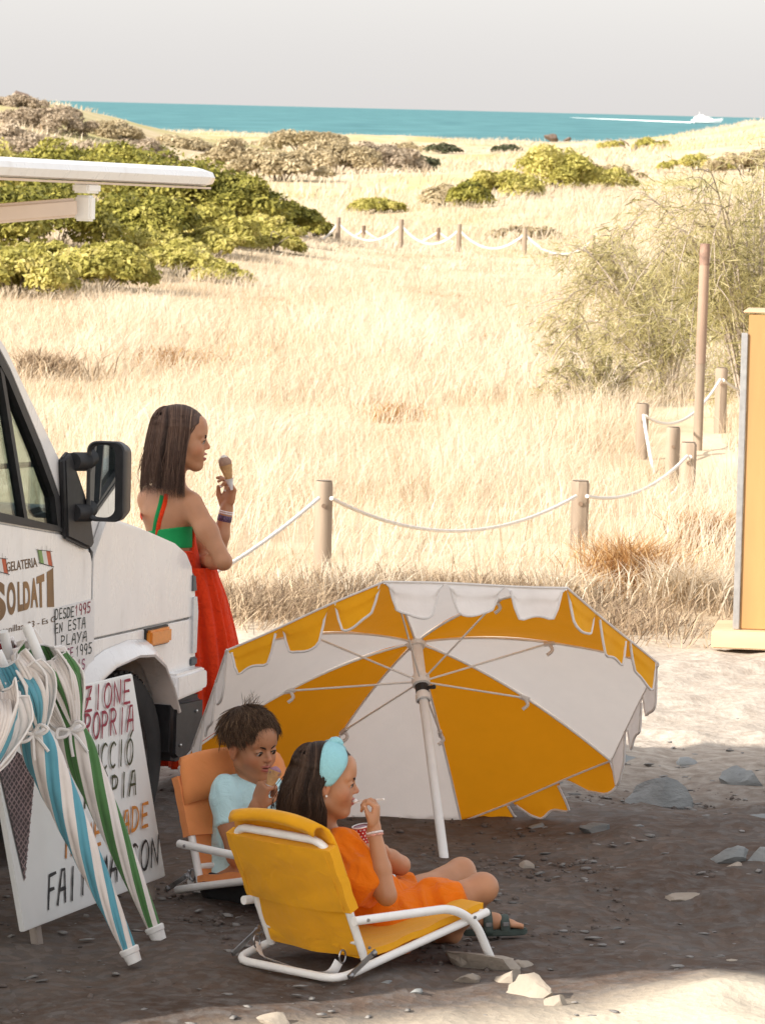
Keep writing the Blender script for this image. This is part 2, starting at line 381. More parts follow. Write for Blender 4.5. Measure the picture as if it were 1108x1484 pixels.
tussock(820, 880, 500, .30, .3, STRAW, 'straw tussock just above the top right edge of the parasol')
tussock(575, 612, 500, .22, .35, AMBER, 'small brown tussock alone in the middle of the field', w=.012)
tussock(700, 505, 420, .22, .5, AMBER, 'low brown tussock far up the middle of the field', w=.014)
tussock(240, 530, 500, .28, .6, AMBER, 'brown grass clump above the head of the standing girl', w=.014)
tussock(60, 550, 600, .40, .5, BROWN, 'dark green brown grass clump behind the van windscreen pillar', w=.012)
# ------------------------------------------------------------------ shared materials
def van_paint():
    s = M_('van_white_paint'); v = s.coord(); n = s.noise(v, 2.2, 6, .6); d = s.noise(s.coord('Object', (1, 1, .35)), 9, 8, .7); d2 = s.noise(v, 85, 3, .6)
    c = s.ramp(n, [(.3, (.79, .775, .755)), (.7, (.85, .84, .825))]); c = s.mix(s.ramp(d, [(.56, (0, 0, 0)), (.80, (.45, .45, .45))]), c, (.52, .46, .39)); c = s.mix(s.ramp(d2, [(.70, (0, 0, 0)), (.78, (.35, .35, .35))]), c, (.42, .36, .30))
    s.l(c, s.b.inputs['Base Color']); s.l(s.ramp(d, [(.4, (.22, .22, .22)), (.75, (.55, .55, .55))]), s.b.inputs['Roughness']); s.b.inputs['Coat Weight'].default_value = .5; s.b.inputs['Coat Roughness'].default_value = .1
    s.bump(s.noise(v, 2.5, 2), .06, .02); return s.m
WHITE_PAINT = van_paint()
WHITE_TUBE = mat('white_powder_coat', (.80, .79, .77), .35, .04, 20, bump=.05, bscale=120)
BLACK_PLASTIC = mat('black_plastic', (.018, .018, .020), .5, .3, 30, bump=.12, bscale=300)
RUBBER = mat('tyre_rubber', (.016, .015, .015), .8, .3, 20, bump=.2, bscale=160)
DARK_STEEL = mat('steel', (.32, .32, .33), .35, .2, 40, metal=1)
ALU = mat('aluminium', (.62, .62, .61), .38, .12, 30, metal=1)
AMBER_LENS = mat('amber_lens', (.72, .25, .03), .2, .1, 60, bump=.4, bscale=220)
CLEAR_LENS = mat('clear_lens', (.62, .64, .65), .12, .1, 60, bump=.3, bscale=200)
GREY_PLASTIC = mat('grey_plastic', (.10, .115, .125), .55, .2, 25, bump=.1, bscale=200)
def glass_mat(name, tint=(.86, .93, .92), refl=.10):
    s = M_(name); s.t.nodes.remove(s.b)
    tr = s.n('ShaderNodeBsdfTransparent'); tr.inputs[0].default_value = C(*tint); gl = s.n('ShaderNodeBsdfGlossy'); gl.inputs['Roughness'].default_value = .02
    lw = s.n('ShaderNodeLayerWeight'); lw.inputs['Blend'].default_value = .35
    md = s.n('ShaderNodeMath', operation='MULTIPLY_ADD'); s.l(lw.outputs['Fresnel'], md.inputs[0]); md.inputs[1].default_value = .38; md.inputs[2].default_value = refl*.4
    mx = s.n('ShaderNodeMixShader'); s.l(md.outputs[0], mx.inputs[0]); s.l(tr.outputs[0], mx.inputs[1]); s.l(gl.outputs[0], mx.inputs[2]); s.l(mx.outputs[0], s.out.inputs[0])
    return s.m
GLASS = glass_mat('window_glass')
MIRROR = mat('mirror_glass', (.80, .82, .83), .02, .02, 5, metal=1)
def ink(name, col): return mat(name, col, .6, .25, 60, bump=.1, bscale=200)
INK_RED = ink('ink_crimson', (.25, .012, .035)); INK_GREEN = ink('ink_dark_green', (.018, .030, .022)); INK_MAUVE = ink('ink_mauve', (.26, .035, .10))
INK_ORANGE = ink('ink_orange', (.55, .20, .025)); INK_BLACK = ink('ink_black', (.012, .012, .014)); INK_OLIVE = ink('ink_olive', (.040, .048, .018))

# ------------------------------------------------------------------ hand lettering: every letter is a set of strokes in a unit box
def arc(cx, cy, rx, ry, a0, a1, n=9):
    return [(cx+rx*math.cos(R(a0+(a1-a0)*i/n)), cy+ry*math.sin(R(a0+(a1-a0)*i/n))) for i in range(n+1)]
GL = {
 'A': [[(0, 0), (.32, 1), (.62, 1), (.8, 0)], [(.1, .42), (.74, .42)]], 'B': [[(.05, 0), (.05, 1)], [(.05, 1)]+arc(.3, .76, .38, .24, 90, -90)+[(.05, .52)], [(.05, .52)]+arc(.35, .26, .42, .26, 90, -90)+[(.05, 0)]],
 'C': [arc(.48, .5, .42, .5, 55, 305)], 'D': [[(.05, 0), (.05, 1)], [(.0, 1)]+arc(.25, .5, .5, .5, 90, -90)+[(0, 0)]], 'E': [[(.7, 1), (.08, 1), (.08, 0), (.75, 0)], [(.08, .52), (.6, .52)]],
 'F': [[(.75, 1), (.1, 1), (.1, 0)], [(.1, .55), (.6, .55)]], 'H': [[(.06, 0), (.06, 1)], [(.74, 0), (.74, 1)], [(.06, .5), (.74, .5)]], 'I': [[(.4, 0), (.4, 1)]],
 'L': [[(.1, 1), (.1, 0), (.7, 0)]], 'M': [[(0, 0), (.12, 1), (.42, .35), (.72, 1), (.85, 0)]], 'N': [[(.05, 0), (.05, 1), (.72, 0), (.72, 1)]], 'O': [arc(.42, .5, .40, .5, 90, 450, 16)],
 'P': [[(.08, 0), (.08, 1)], [(.02, 1)]+arc(.32, .74, .40, .26, 90, -90)+[(.08, .48)]], 'R': [[(.08, 0), (.08, 1)], [(.02, 1)]+arc(.32, .76, .38, .24, 90, -90)+[(.08, .52)], [(.3, .52), (.76, 0)]],
 'S': [arc(.42, .76, .34, .24, 40, 270)+arc(.42, .25, .36, .26, 90, -150)], 'T': [[(0, 1), (.82, 1)], [(.42, 1), (.42, 0)]], 'U': [[(.06, 1), (.06, .3)]+arc(.4, .3, .34, .3, 180, 360)+[(.74, 1)]],
 'Y': [[(0, 1), (.38, .48)], [(.8, 1), (.2, 0)]], 'Z': [[(.04, 1), (.76, 1), (.04, 0), (.8, 0)], [(.2, .5), (.62, .5)]],
 '1': [[(.15, .7), (.48, 1), (.42, 0)]], '9': [arc(.38, .7, .32, .3, 0, 360, 12), [(.70, .7), (.6, 0)]], '5': [[(.72, 1), (.14, 1), (.12, .58)]+arc(.36, .3, .38, .3, 110, -140)],
 'Ó': [arc(.42, .5, .40, .5, 90, 450, 16), [(.42, 1.12), (.66, 1.34)]], 'Ò': [arc(.42, .5, .40, .5, 90, 450, 16), [(.5, 1.12), (.24, 1.34)]], ' ': []}
def stroke(mb, pts, w, normal, lift, m=0):
    """flat marker stroke lying on a surface; pts are points of the surface"""
    P = np.asarray(pts, float)+np.asarray(normal)*lift; T = np.gradient(P, axis=0); T /= np.linalg.norm(T, axis=1)[:, None]+1e-9
    P[0] -= T[0]*w*.45; P[-1] += T[-1]*w*.45
    S = np.cross(np.asarray(normal), T)*w*.5*(1+.18*np.sin(np.arange(len(P))*1.7+P[0][2]*90))[:, None]
    mb.grid(np.stack([P-S, P+S], 1), m=m)
def write(mb, text, p0, p1, cap, surf, normal, w, m=0, lift=.004, gap=.92):
    """hand lettering from pixel p0 to pixel p1 (baseline), thrown onto the flat surface surf(px, py)"""
    p0 = V(*p0); p1 = V(*p1); d = (p1-p0)/(len(text)); k = 0
    upx = V(.03, -1.0); caps = np.linspace(cap[0], cap[1], len(text))
    for i, ch in enumerate(text):
        o = p0+d*i+V(0, random.uniform(-.03, .03)*caps[i])
        for st in GL[ch]:
            q = [surf(*(o+d*gap*x+upx*y*caps[i]*random.uniform(.985, 1.015))) for x, y in st]
            if len(q) == 1: continue
            q2 = []
            for a, b in zip(q[:-1], q[1:]):
                n = max(1, int(np.linalg.norm(b-a)/(w*1.6)))
                q2 += [a+(b-a)*t for t in np.linspace(0, 1, n, endpoint=False)]
            stroke(mb, q2+[q[-1]], w, normal, lift+.0004*k, m); k += 1

# ------------------------------------------------------------------ the ice cream van
TH = R(21.4); VF = V(math.sin(TH), math.cos(TH), 0); VR = V(math.cos(TH), -math.sin(TH), 0); VO = V(-.67, 17.6, 0)
def vp(f, r, z): return VO+VF*f+VR*r+V(0, 0, z)
def vside(px, py, r=0.0):
    d = ray(px, py); o = V(0, 0, CAM_H); t = ((VO+VR*r-o)@VR)/(d@VR); return o+d*t
def vpoly(pts, r): return [vp(f, r, z) for f, z in pts]
W = 1.95
van = empty('ice_cream_van', vp(-3, -W/2, 0), 'white ice cream van with black door mirror and an awning folded out from its roof', 'van')
# front wing and bonnet; the wheel arch is cut out of the profile
arch = [(-.985, .30), (-.97, .43), (-.90, .52), (-.78, .565), (-.60, .585), (-.46, .575), (-.36, .53), (-.27, .43), (-.235, .33), (-.225, .22)]
top = [(-.015, .30), (0, .45), (.0, .62), (-.012, .76), (-.05, .872), (-.10, .925), (-.20, .97), (-.436, 1.033), (-.658, 1.082), (-.86, 1.12), (-.985, 1.15)]
mb = MB(); mb.prism(vpoly(arch+[(-.03, .22)]+top, -.03), -VR*(W-.06))
body = mb.build('bonnet', WHITE_PAINT, van, bevel=.022, seg=3)
# near wing skin, a hand thicker than the bonnet block, with the seam that runs level above the indicator
def skin(r, s):
    mb = MB()
    up = [(-.905, .682), (-.03, .682), (-.012, .76), (-.05, .868), (-.10, .918), (-.20, .962), (-.436, 1.022), (-.658, 1.066), (-.80, 1.09), (-.905, .965)]
    lo = [a for a in arch if a[0] > -.91]
    lo = [(-.905, .515)]+lo+[(-.03, .22), (-.012, .30), (0, .45), (-.002, .62), (-.006, .673), (-.905, .674)]
    for poly in (up, lo): mb.prism(vpoly(poly, r), VR*.026*s)
    return mb.build('front_wing', WHITE_PAINT, van, bevel=.008, seg=2)
skin(-.028, 1); skin(-W+.028, -1)
MB().prism(vpoly([(-.985, .3), (-.97, .43), (-.90, .52), (-.78, .562), (-.60, .582), (-.46, .572), (-.36, .527), (-.27, .43), (-.235, .25), (-.3, .2), (-.95, .2)], -.32), -VR*(W-.64)).build('wheel_housing', BLACK_PLASTIC, van)
# flare round the arch
def flare(r0, s):
    outl = [(-1.10, .40), (-1.04, .53), (-.95, .60), (-.80, .632), (-.60, .648), (-.46, .638), (-.375, .585), (-.29, .49), (-.235, .415), (-.205, .385)]
    inn = [(-1.04, .36), (-.985, .47), (-.91, .535), (-.79, .57), (-.60, .588), (-.47, .578), (-.37, .53), (-.29, .44), (-.25, .375), (-.235, .35)]
    P = []
    for o, i in zip(outl, inn):
        o, i = V(*o), V(*i); P.append([vp(*(o[0], r0, o[1])), vp(o[0]*.7+i[0]*.3, r0+s*.030, o[1]*.7+i[1]*.3), vp(o[0]*.15+i[0]*.85, r0+s*.048, o[1]*.15+i[1]*.85), vp(i[0], r0+s*.044, i[1]), vp(i[0]*.98+.0, r0-s*.05, i[1]-.006)])
    return MB().grid(np.array(P)).build('wheel_arch_flare', WHITE_PAINT, van, angle=50)
flare(.0, 1); flare(-W, -1)
# lower doors, sill, pillars, roof of the cab (both sides)
def door(r, s, name='door'):
    poly = [(-1.93, .24), (-1.02, .24), (-1.02, .42), (-.93, .54), (-.915, .66), (-.915, .955), (-.935, .992), (-.975, 1.012), (-1.17, 1.074), (-1.657, 1.146), (-1.93, 1.186)]
    d = MB().prism(vpoly(poly, r-s*.05), VR*.052*s).build(name, WHITE_PAINT, van, bevel=.010, seg=3)
    # black window frame, divider, panes and the rubber along the sill
    out = [(-1.165, 1.082), (-1.205, 1.20), (-1.35, 1.375), (-1.60, 1.64), (-1.70, 1.725), (-1.93, 1.86), (-1.93, 1.19), (-1.657, 1.150)]
    inn = [(-1.215, 1.10), (-1.245, 1.20), (-1.38, 1.36), (-1.62, 1.615), (-1.71, 1.69), (-1.90, 1.80), (-1.90, 1.215), (-1.657, 1.175)]
    k = len(out); m2 = MB()
    for a, b in ((-.035, 0.006),):
        ring = lambda pts, rr: np.array(vpoly(pts, r+s*rr))
        m2.grid(np.stack([ring(out, a), ring(out, b), ring(inn, b), ring(inn, a)], 1), close_u=True, close_v=True)
    m2.prism(vpoly([(-1.470, 1.13), (-1.445, 1.13), (-1.658, 1.66), (-1.683, 1.66)], r+s*.004), -VR*.03*s)
    m2.prism(vpoly([(-1.93, 1.186), (-1.93, 1.20), (-1.657, 1.16), (-1.17, 1.088), (-1.17, 1.074), (-1.657, 1.146)], r+s*.010), -VR*.02*s)
    m2.build('window_frame', BLACK_PLASTIC, d, smooth=False)
    MB().prism(vpoly(inn, r-s*.018), VR*.004).build('window_pane', GLASS, d, smooth=False)
    MB().box((-.06, -.012, -.016), (.06, .012, .016), axes=np.array([VF, VR, V(0, 0, 1)]), o=vp(-1.80, r+s*.012, .98)).build('door_handle', BLACK_PLASTIC, d, bevel=.006)
    # pillar between windscreen and door glass
    pil = [(-.985, 1.13), (-1.02, 1.03), (-1.165, 1.078), (-1.205, 1.205), (-1.35, 1.38), (-1.60, 1.645), (-1.70, 1.73), (-1.95, 1.875), (-1.95, 1.93), (-1.72, 1.80), (-1.623, 1.732), (-1.198, 1.342)]
    MB().prism(vpoly(pil, r-s*.055), VR*.053*s).build('windscreen_pillar', WHITE_PAINT, van, bevel=.012, seg=3)
    return d
near_door = door(0, 1); MB().prism(vpoly([(-.9185, .55), (-.9185, .99), (-.930, 1.006), (-.9015, .985), (-.9015, .55)], -.014), VR*.008).build('door_seam', BLACK_PLASTIC, van); door(-W, -1)
MB().prism(vpoly([(-1.95, 1.88), (-1.72, 1.81), (-1.72, 1.835), (-1.95, 1.96), (-2.10, 1.99), (-2.10, 1.93)], -.03), -VR*(W-.06)).build('cab_roof', WHITE_PAINT, van, bevel=.01)
MB().prism(vpoly([(-.995, 1.135), (-1.000, 1.14), (-1.720, 1.808), (-1.715, 1.80)], -.05), -VR*(W-.10)).build('windscreen', GLASS, van, smooth=False)
wp = MB(); wp.tube(spline([vp(-.955, -.85, 1.165), vp(-1.02, -.62, 1.19), vp(-1.11, -.30, 1.27)], 6), .008); wp.tube([vp(-1.09, -.62, 1.245), vp(-1.15, -.12, 1.30)], .011, 6)
wp.build('wiper', BLACK_PLASTIC, van)
# cab interior
MB().prism(vpoly([(-.99, .5), (-.99, 1.10), (-1.10, 1.155), (-1.26, 1.145), (-1.36, 1.09), (-1.33, .95), (-1.22, .5)], -.09), -VR*(W-.18)).build('dashboard', BLACK_PLASTIC, van, bevel=.02)
for rr in (-.50, -1.42):
    st = MB(); st.box((-1.95, rr-.25, .62), (-1.45, rr+.25, .78), axes=np.eye(3), o=(0, 0, 0)); st.v[-1] = np.array([vp(*p) for p in st.v[-1]])
    st.prism([vp(f, rr-.24, z) for f, z in ((-1.80, .78), (-1.95, .76), (-2.02, 1.36), (-1.92, 1.38))], VR*.48)
    st.prism([vp(f, rr-.13, z) for f, z in ((-1.93, 1.40), (-2.0, 1.39), (-2.03, 1.56), (-1.96, 1.57))], VR*.26)
    st.build('seat', GREY_PLASTIC, van, bevel=.03, seg=3)
a = np.linspace(0, 2*np.pi, 25)[:-1]; sw = MB()
sx, sy = VR, unit(VF*.55+V(0, 0, .83)); ring = np.array([vp(-1.50, -1.42, 1.06)+.19*(np.cos(t)*sx+np.sin(t)*sy) for t in a])
sw.tube(np.vstack([ring, ring[:1]]), .014, 8); sw.tube([ring[0], ring[12]], .012, 6); sw.tube([vp(-1.50, -1.42, 1.06), vp(-1.28, -1.42, .98)], .022, 8)
sw.build('steering_wheel', BLACK_PLASTIC, van)
MB().prism(vpoly([(-1.96, .3), (-1.99, .3), (-2.02, 1.93), (-1.99, 1.93)], -.1), -VR*(.32)).build('bulkhead', GREY_PLASTIC, van)
# box body with the serving side
bx = MB(); bx.prism(vpoly([(-2.0, .30), (-2.0, 2.05), (-2.10, 2.72), (-2.25, 2.98), (-6.45, 3.05), (-6.45, .30)], .02), -VR*(W+.06)); bx.build('box_body', WHITE_PAINT, van, bevel=.04, seg=3)
MB().prism(vpoly([(-3.2, 1.15), (-5.6, 1.15), (-5.6, 2.10), (-3.2, 2.10)], .025), VR*.012).build('serving_hatch', GREY_PLASTIC, van)
MB().prism(vpoly([(-3.15, 1.08), (-5.65, 1.08), (-5.65, 1.12), (-3.15, 1.12)], .02), VR*.30).build('counter', ALU, van, bevel=.008)
MB().prism(vpoly([(-2.0, .18), (-2.0, .30), (-4.75, .30), (-4.75, .18)], -.04), -VR*(W-.08)).build('chassis_skirt', BLACK_PLASTIC, van)
# wheels
def wheel(f, r, s, z=.20, rad=.325):
    prof = [(rad*.60, -.085), (rad*.72, -.098), (rad*.93, -.09), (rad*.985, -.072), (rad, -.05), (rad, .05), (rad*.985, .072), (rad*.93, .09), (rad*.72, .098), (rad*.60, .085)]
    m = MB(); m.lathe(prof, vp(f, r-s*.11, z), VR, 40); w = m.build('wheel', RUBBER, van)
    tr = MB(); ax = VR
    for k in range(44):
        t = k/44*2*np.pi; d = VF*math.cos(t)+V(0, 0, 1)*math.sin(t); tn = -VF*math.sin(t)+V(0, 0, 1)*math.cos(t)
        for q in (-.045, 0, .045):
            tr.box((-.014, -.019, -.004), (.014, .019, .007), axes=np.array([tn, ax, d]), o=vp(f, r-s*.11, z)+d*rad+ax*q)
    tr.build('tread', RUBBER, w, smooth=False)
    m = MB(); m.lathe([(.02, .055), (.07, .055), (.10, .035), (.165, .03), (.185, .05), (rad*.63, .088), (rad*.64, .06)], vp(f, r-s*.11, z), VR*s, 32, cap=True); m.build('rim', DARK_STEEL, w)
wheel(-.575, 0.01, 1); wheel(-.575, -W-.01, -1); wheel(-5.3, .01, 1); wheel(-5.3, -W-.01, -1)
# lamps, bumper
MB().prism(vpoly([(-.055, .535), (.004, .535), (.012, .70), (-.002, .765), (-.055, .765)], .006), -VR*.36).build('headlight', CLEAR_LENS, van, bevel=.012)
MB().prism(vpoly([(-.055, .768), (-.004, .768), (-.02, .835), (-.055, .845)], .005), -VR*.30).build('corner_lamp', GREY_PLASTIC, van, bevel=.008)
MB().prism(vpoly([(-.055, .50), (.006, .50), (.006, .532), (-.055, .532)], .005), -VR*.36).build('grille_end', GREY_PLASTIC, van, bevel=.006)
MB().prism(vpoly([(-.455, .612), (-.275, .612), (-.275, .668), (-.455, .668)], -.004), VR*.030).build('indicator', AMBER_LENS, van, bevel=.008)
MB().prism(vpoly([(-.462, .606), (-.268, .606), (-.268, .674), (-.462, .674)], -.004), VR*.010).build('indicator_base', BLACK_PLASTIC, van)
MB().prism(vpoly([(-.262, .395), (.0, .412), (.014, .43), (.010, .485), (-.01, .497), (-.258, .492)], .045), -VR*(W+.09)).build('bumper', WHITE_PAINT, van, bevel=.018, seg=3)
bl = MB(); bl.prism(vpoly([(-.268, .19), (-.22, .165), (-.015, .185), (.008, .25), (.008, .395), (-.262, .40)], .036), -VR*(W+.07)); bl.build('bumper_skirt', BLACK_PLASTIC, van, bevel=.02, seg=3)
bs = MB()
for f, z in ((-.23, .36), (-.21, .23), (-.03, .24), (-.07, .34)): bs.lathe([(.006, 0), (.006, .004), (.001, .006)], vp(f, .037, z), VR, 8)
bs.build('bolt', ALU, van)
# door mirror on its two ribbed arms
base = [(-1.18, 1.055), (-.985, 1.0), (-.955, 1.02), (-.99, 1.115), (-1.04, 1.20), (-1.165, 1.355), (-1.215, 1.33)]
mir = MB().prism(vpoly(base, -.002), VR*.030).build('door_mirror', BLACK_PLASTIC, van, bevel=.010, seg=3)
c = at(155, 697.5, 16.62); UP = V(0, 0, 1); look = unit(V(-.24, -1, .02)); sdv = unit(np.cross(look, UP))*-1
def oval(w, h, n=8, rad=.035):
    out = []
    for cx, cy, a0 in ((w-rad, h-rad, 0), (-w+rad, h-rad, 90), (-w+rad, -h+rad, 180), (w-rad, -h+rad, 270)):
        for i in range(n): t = R(a0+90*i/(n-1)); out.append((cx+rad*math.cos(t), cy+rad*math.sin(t)))
    return out
def oring(w, h, d, rad=.035, dx=0): return np.array([c+sdv*(x+dx)+UP*y+look*d for x, y in oval(w, h, rad=rad)])
hs = MB(); hs.grid(np.array([oring(.05, .10, -.11, .03), oring(.062, .128, -.085), oring(.067, .138, -.03), oring(.068, .139, .018), oring(.064, .135, .024)]), close_v=True)
q = oring(.067*.86, .13*.95, .010, dx=0.0); hs.grid(np.array([oring(.064, .135, .024), oring(.048, .128, .020, dx=-.012), oring(.045, .125, .004, dx=-.012)]), close_v=True)
hs.add(oring(.05, .10, -.11, .03), [list(range(32))]); hs.build('mirror_housing', BLACK_PLASTIC, mir)
g = MB(); qq = oring(.045, .125, .006, dx=-.012); g.add(qq, [list(range(len(qq)))]); g.build('mirror_glass', MIRROR, mir, smooth=False)
for yy_ in (668, 0), (742, 0):
    a_ = vside(106, yy_[0]+1, .02); b_ = at(128, yy_[0]+1, 16.66); n_ = 22
    MB().tube([a_+(b_-a_)*t for t in np.linspace(0, 1.0, n_)], [.030+.003*(i % 2) for i in range(n_)], 12).build('mirror_arm', BLACK_PLASTIC, mir)

# lettering on the door
def pdoor(px, py): return vside(px, py, .0035)
BRONZE = mat('bronze_vinyl', (.20, .105, .035), .4, .45, 5, metal=.25, stretch=(1, 1, .6)); BROWN_INK = mat('brown_vinyl', (.13, .07, .03), .5, .2, 20)
FLAG_G = mat('flag_green', (.20, .33, .09), .5, .1, 30); FLAG_R = mat('flag_red', (.52, .09, .025), .5, .1, 30); FLAG_W = mat('flag_white', (.72, .70, .66), .5, .05, 30)
def letters(txt, quad, name, matl, bold=.0, space=1.0):
    """flat cut lettering stretched into a quad of door points: bl, br, tr, tl"""
    cu = bpy.data.curves.new(name, 'FONT'); cu.body = txt; cu.offset = bold; cu.space_character = space
    ob = bpy.data.objects.new(name, cu); me = bpy.data.meshes.new_from_object(ob); bpy.data.objects.remove(ob)
    co = np.zeros(len(me.vertices)*3, np.float32); me.vertices.foreach_get('co', co); co = co.reshape(-1, 3)
    u = (co[:, 0]-co[:, 0].min())/(np.ptp(co[:, 0])+1e-9); w = (co[:, 1]-co[:, 1].min())/(np.ptp(co[:, 1])+1e-9)
    bl_, br_, tr_, tl_ = [np.asarray(q, float) for q in quad]
    P = ((1-u)*(1-w))[:, None]*bl_+(u*(1-w))[:, None]*br_+(u*w)[:, None]*tr_+((1-u)*w)[:, None]*tl_
    P = P-origin_of(near_door); me.vertices.foreach_set('co', P.astype(np.float32).ravel()); me.update()
    me.materials.clear(); me.materials.append(matl); me.name = name
    o = bpy.data.objects.new(name, me); COL.objects.link(o); o.parent = near_door; return o
Q = lambda *p: [pdoor(*q) for q in p]
letters('GELATERIA', Q((10, 829), (55, 821.5), (53.5, 807.5), (9.5, 815)), 'lettering', BROWN_INK, .012)
for ch, x0, x1, b0, b1, t0, t1 in (('S', -14, 9.5, 905, 897, 842, 843), ('O', 11, 24, 893, 889, 844, 843), ('L', 26.5, 34, 887, 885, 843, 843), ('D', 34.5, 45, 885, 882, 843, 842), ('A', 45, 56, 881, 880, 839, 836), ('T', 54, 66, 881, 880, 836, 831), ('I', 69, 79, 880, 879.5, 829, 823)):
    letters(ch, Q((x0, b0), (x1, b1), (x1-1.5, t1), (x0-.5, t0)), 'lettering', BRONZE, .045)
letters('S. Fontanillas, 33 - Es Castell', Q((-24, 927), (103, 897), (103, 888), (-24, 915)), 'lettering', BROWN_INK, .004)
for x, y in ((54.5, 797), (-10, 808)):
    fl = MB()
    for i, (a0, a1) in enumerate(((0, 6.3), (6.3, 12.6), (12.6, 18.6))):
        fl.add([pdoor(x+a0+3.5, y+19+a0*.25), pdoor(x+a1+3.5, y+19+a1*.25), pdoor(x+a1, y+a1*.08), pdoor(x+a0, y+a0*.08)], [(0, 1, 2, 3)], i)
    fl.build('italian_flag', [FLAG_G, FLAG_W, FLAG_R], near_door, smooth=False, recalc=False)
    ln = MB()
    for aa, bb in (((-2, -.5), (21, 2)), ((1.5, 18.5), (23.5, 24.5)), ((0, -2), (4.2, 20.5)), ((17.5, -2), (22.5, 26)), ((6, -5), (6.2, 1)), ((13, -6), (13, 1))):
        stroke(ln, [pdoor(x+aa[0], y+aa[1]), pdoor(x+bb[0], y+bb[1])], .002, VR, .002)
    ln.build('flag_outline', INK_BLACK, near_door, smooth=False, recalc=False)

# awning: fabric, front bar, bracket, folding arms, rear case
AWN = cloth_mat('awning_canvas', (.60, .44, .27), .25, wrinkle=.1)
ARM_MAT = mat('awning_arm', (.62, .50, .41), .4, .05, 8)
bar_a, bar_b = vp(-3.43, 1.5, 2.341), vp(-6.5, 1.5, 2.415)
fab = []
for t in np.linspace(0, 1, 12):
    a_ = bar_a+(bar_b-bar_a)*t; top_ = vp(-3.95-2.4*t, .10, 2.285)
    fab.append([a_*(1-s_)+top_*s_+V(0, 0, -.03*math.sin(math.pi*s_))+V(0, 0, .028) for s_ in np.linspace(0.03, 1, 10)])
aw = MB().grid(np.array(fab)).build('awning', AWN, van)
prof = [(-.055, -.024), (.01, -.027), (.035, -.021), (.046, .0), (.038, .016), (.0, .027), (-.045, .024), (-.06, 0.0)]
bd = unit(bar_b-bar_a); rows = []
for t, k in ((0, .55), (.012, .9), (.03, 1), (1, 1)):
    o = bar_a+(bar_b-bar_a)*t; rows.append([o+VR*x*k+V(0, 0, z*k-.012*(1-k)) for x, z in prof])
fb = MB().grid(np.array(rows), close_v=True); fb.add(rows[0], [list(range(8))]); fb.build('front_bar', WHITE_PAINT, aw, angle=25)
gl = MB(); gl.box((-.06, -.008, -.003), (2.95, .008, .003), axes=np.array([bd, VR, V(0, 0, 1)]), o=bar_a+VR*.01+V(0, 0, -.031)+bd*.07); gl.build('bar_groove', ARM_MAT, aw, smooth=False)
bk = MB(); o = vp(-4.22, 1.49, 2.295); bk.box((-.042, -.025, -.014), (.042, .025, .014), axes=np.array([bd, VR, V(0, 0, 1)]), o=o+V(0, 0, .020)); bk.box((-.020, -.03, -.070), (.016, .02, .0), axes=np.array([bd, VR, V(0, 0, 1)]), o=o); bk.build('bracket', WHITE_TUBE, aw, bevel=.006)
def bar_box(name, a_, b_, h, w, matl, par):
    d = unit(b_-a_); s_ = unit(np.cross(d, V(0, 0, 1))); u_ = np.cross(s_, d); L = np.linalg.norm(b_-a_)
    return MB().box((0, -w, -h), (L, w, h), axes=np.array([d, s_, u_]), o=a_).build(name, matl, par, bevel=.008, seg=3)
for sgn, f0 in ((1, -4.25), (-1, -6.1)):
    el = vp(f0-1.15*sgn if sgn > 0 else f0+.9, .80, 2.165)
    bar_box('arm', vp(f0, 1.47, 2.262), el, .026, .018, ARM_MAT, aw); bar_box('arm', el+V(0, 0, .03), vp(f0, .06, 2.215), .026, .018, ARM_MAT, aw)
    MB().lathe([(.03, -.035), (.03, .05)], el, (0, 0, 1), 12, cap=True).build('elbow', WHITE_TUBE, aw)
sb = MB(); 
for dz in (-.025, -.05): sb.lathe([(.006, 0), (.006, .006)], vp(-4.215, 1.50, 2.295+dz), VR, 8, cap=True)
sb.build('bracket_screw', DARK_STEEL, aw)
MB().prism([vp(-3.3, x, z) for x, z in ((.02, 2.21), (.12, 2.20), (.16, 2.25), (.13, 2.33), (.02, 2.35))], -VF*3.1).build('case', WHITE_PAINT, aw, bevel=.01)

# paper notice taped to the door
PAPER = mat('notice_paper', (.78, .755, .73), .6, .03, 10, bump=.15, bscale=10, bdist=.01)
notice = empty('paper_notice', vp(-1.06, .01, .6), 'white handwritten notice taped to the van door beside the shop name', 'notice')
nq = [pdoor(79, 882), pdoor(135, 868), pdoor(136, 1012), pdoor(85, 1024)]
MB().prism([q+VR*.002 for q in nq], VR*.0012).build('sheet', PAPER, notice, smooth=False)
pn = lambda px, py: vside(px, py, .0072)
wn_ = MB()
for txt, a_, b_, cap_, mi in (('DESDE', (80.5, 898), (108, 892.5), (14.5, 14), 0), ('1995', (109, 892), (132, 887), (15, 15), 1), ('EN', (80.5, 918), (92, 915.5), (13, 13), 0), ('ESTA', (99, 914), (125, 909), (14, 15), 0), ('PLAYA', (88.5, 936), (127, 928), (14, 14), 0),
                        ('SINCE', (81, 957), (107, 952), (14, 14), 2), ('1995', (110, 951), (134, 946), (15, 15), 0), ('IN', (83, 978), (94, 975), (13, 13), 2), ('THIS', (100, 974), (124, 968.5), (14, 14), 2), ('BEACH', (84, 1003), (126, 993), (15, 15), 2)):
    write(wn_, txt, a_, b_, cap_, pn, VR, .0048, mi, lift=0.0)
wn_.build('handwriting', [INK_GREEN, INK_RED, INK_MAUVE], notice, smooth=False, recalc=False)
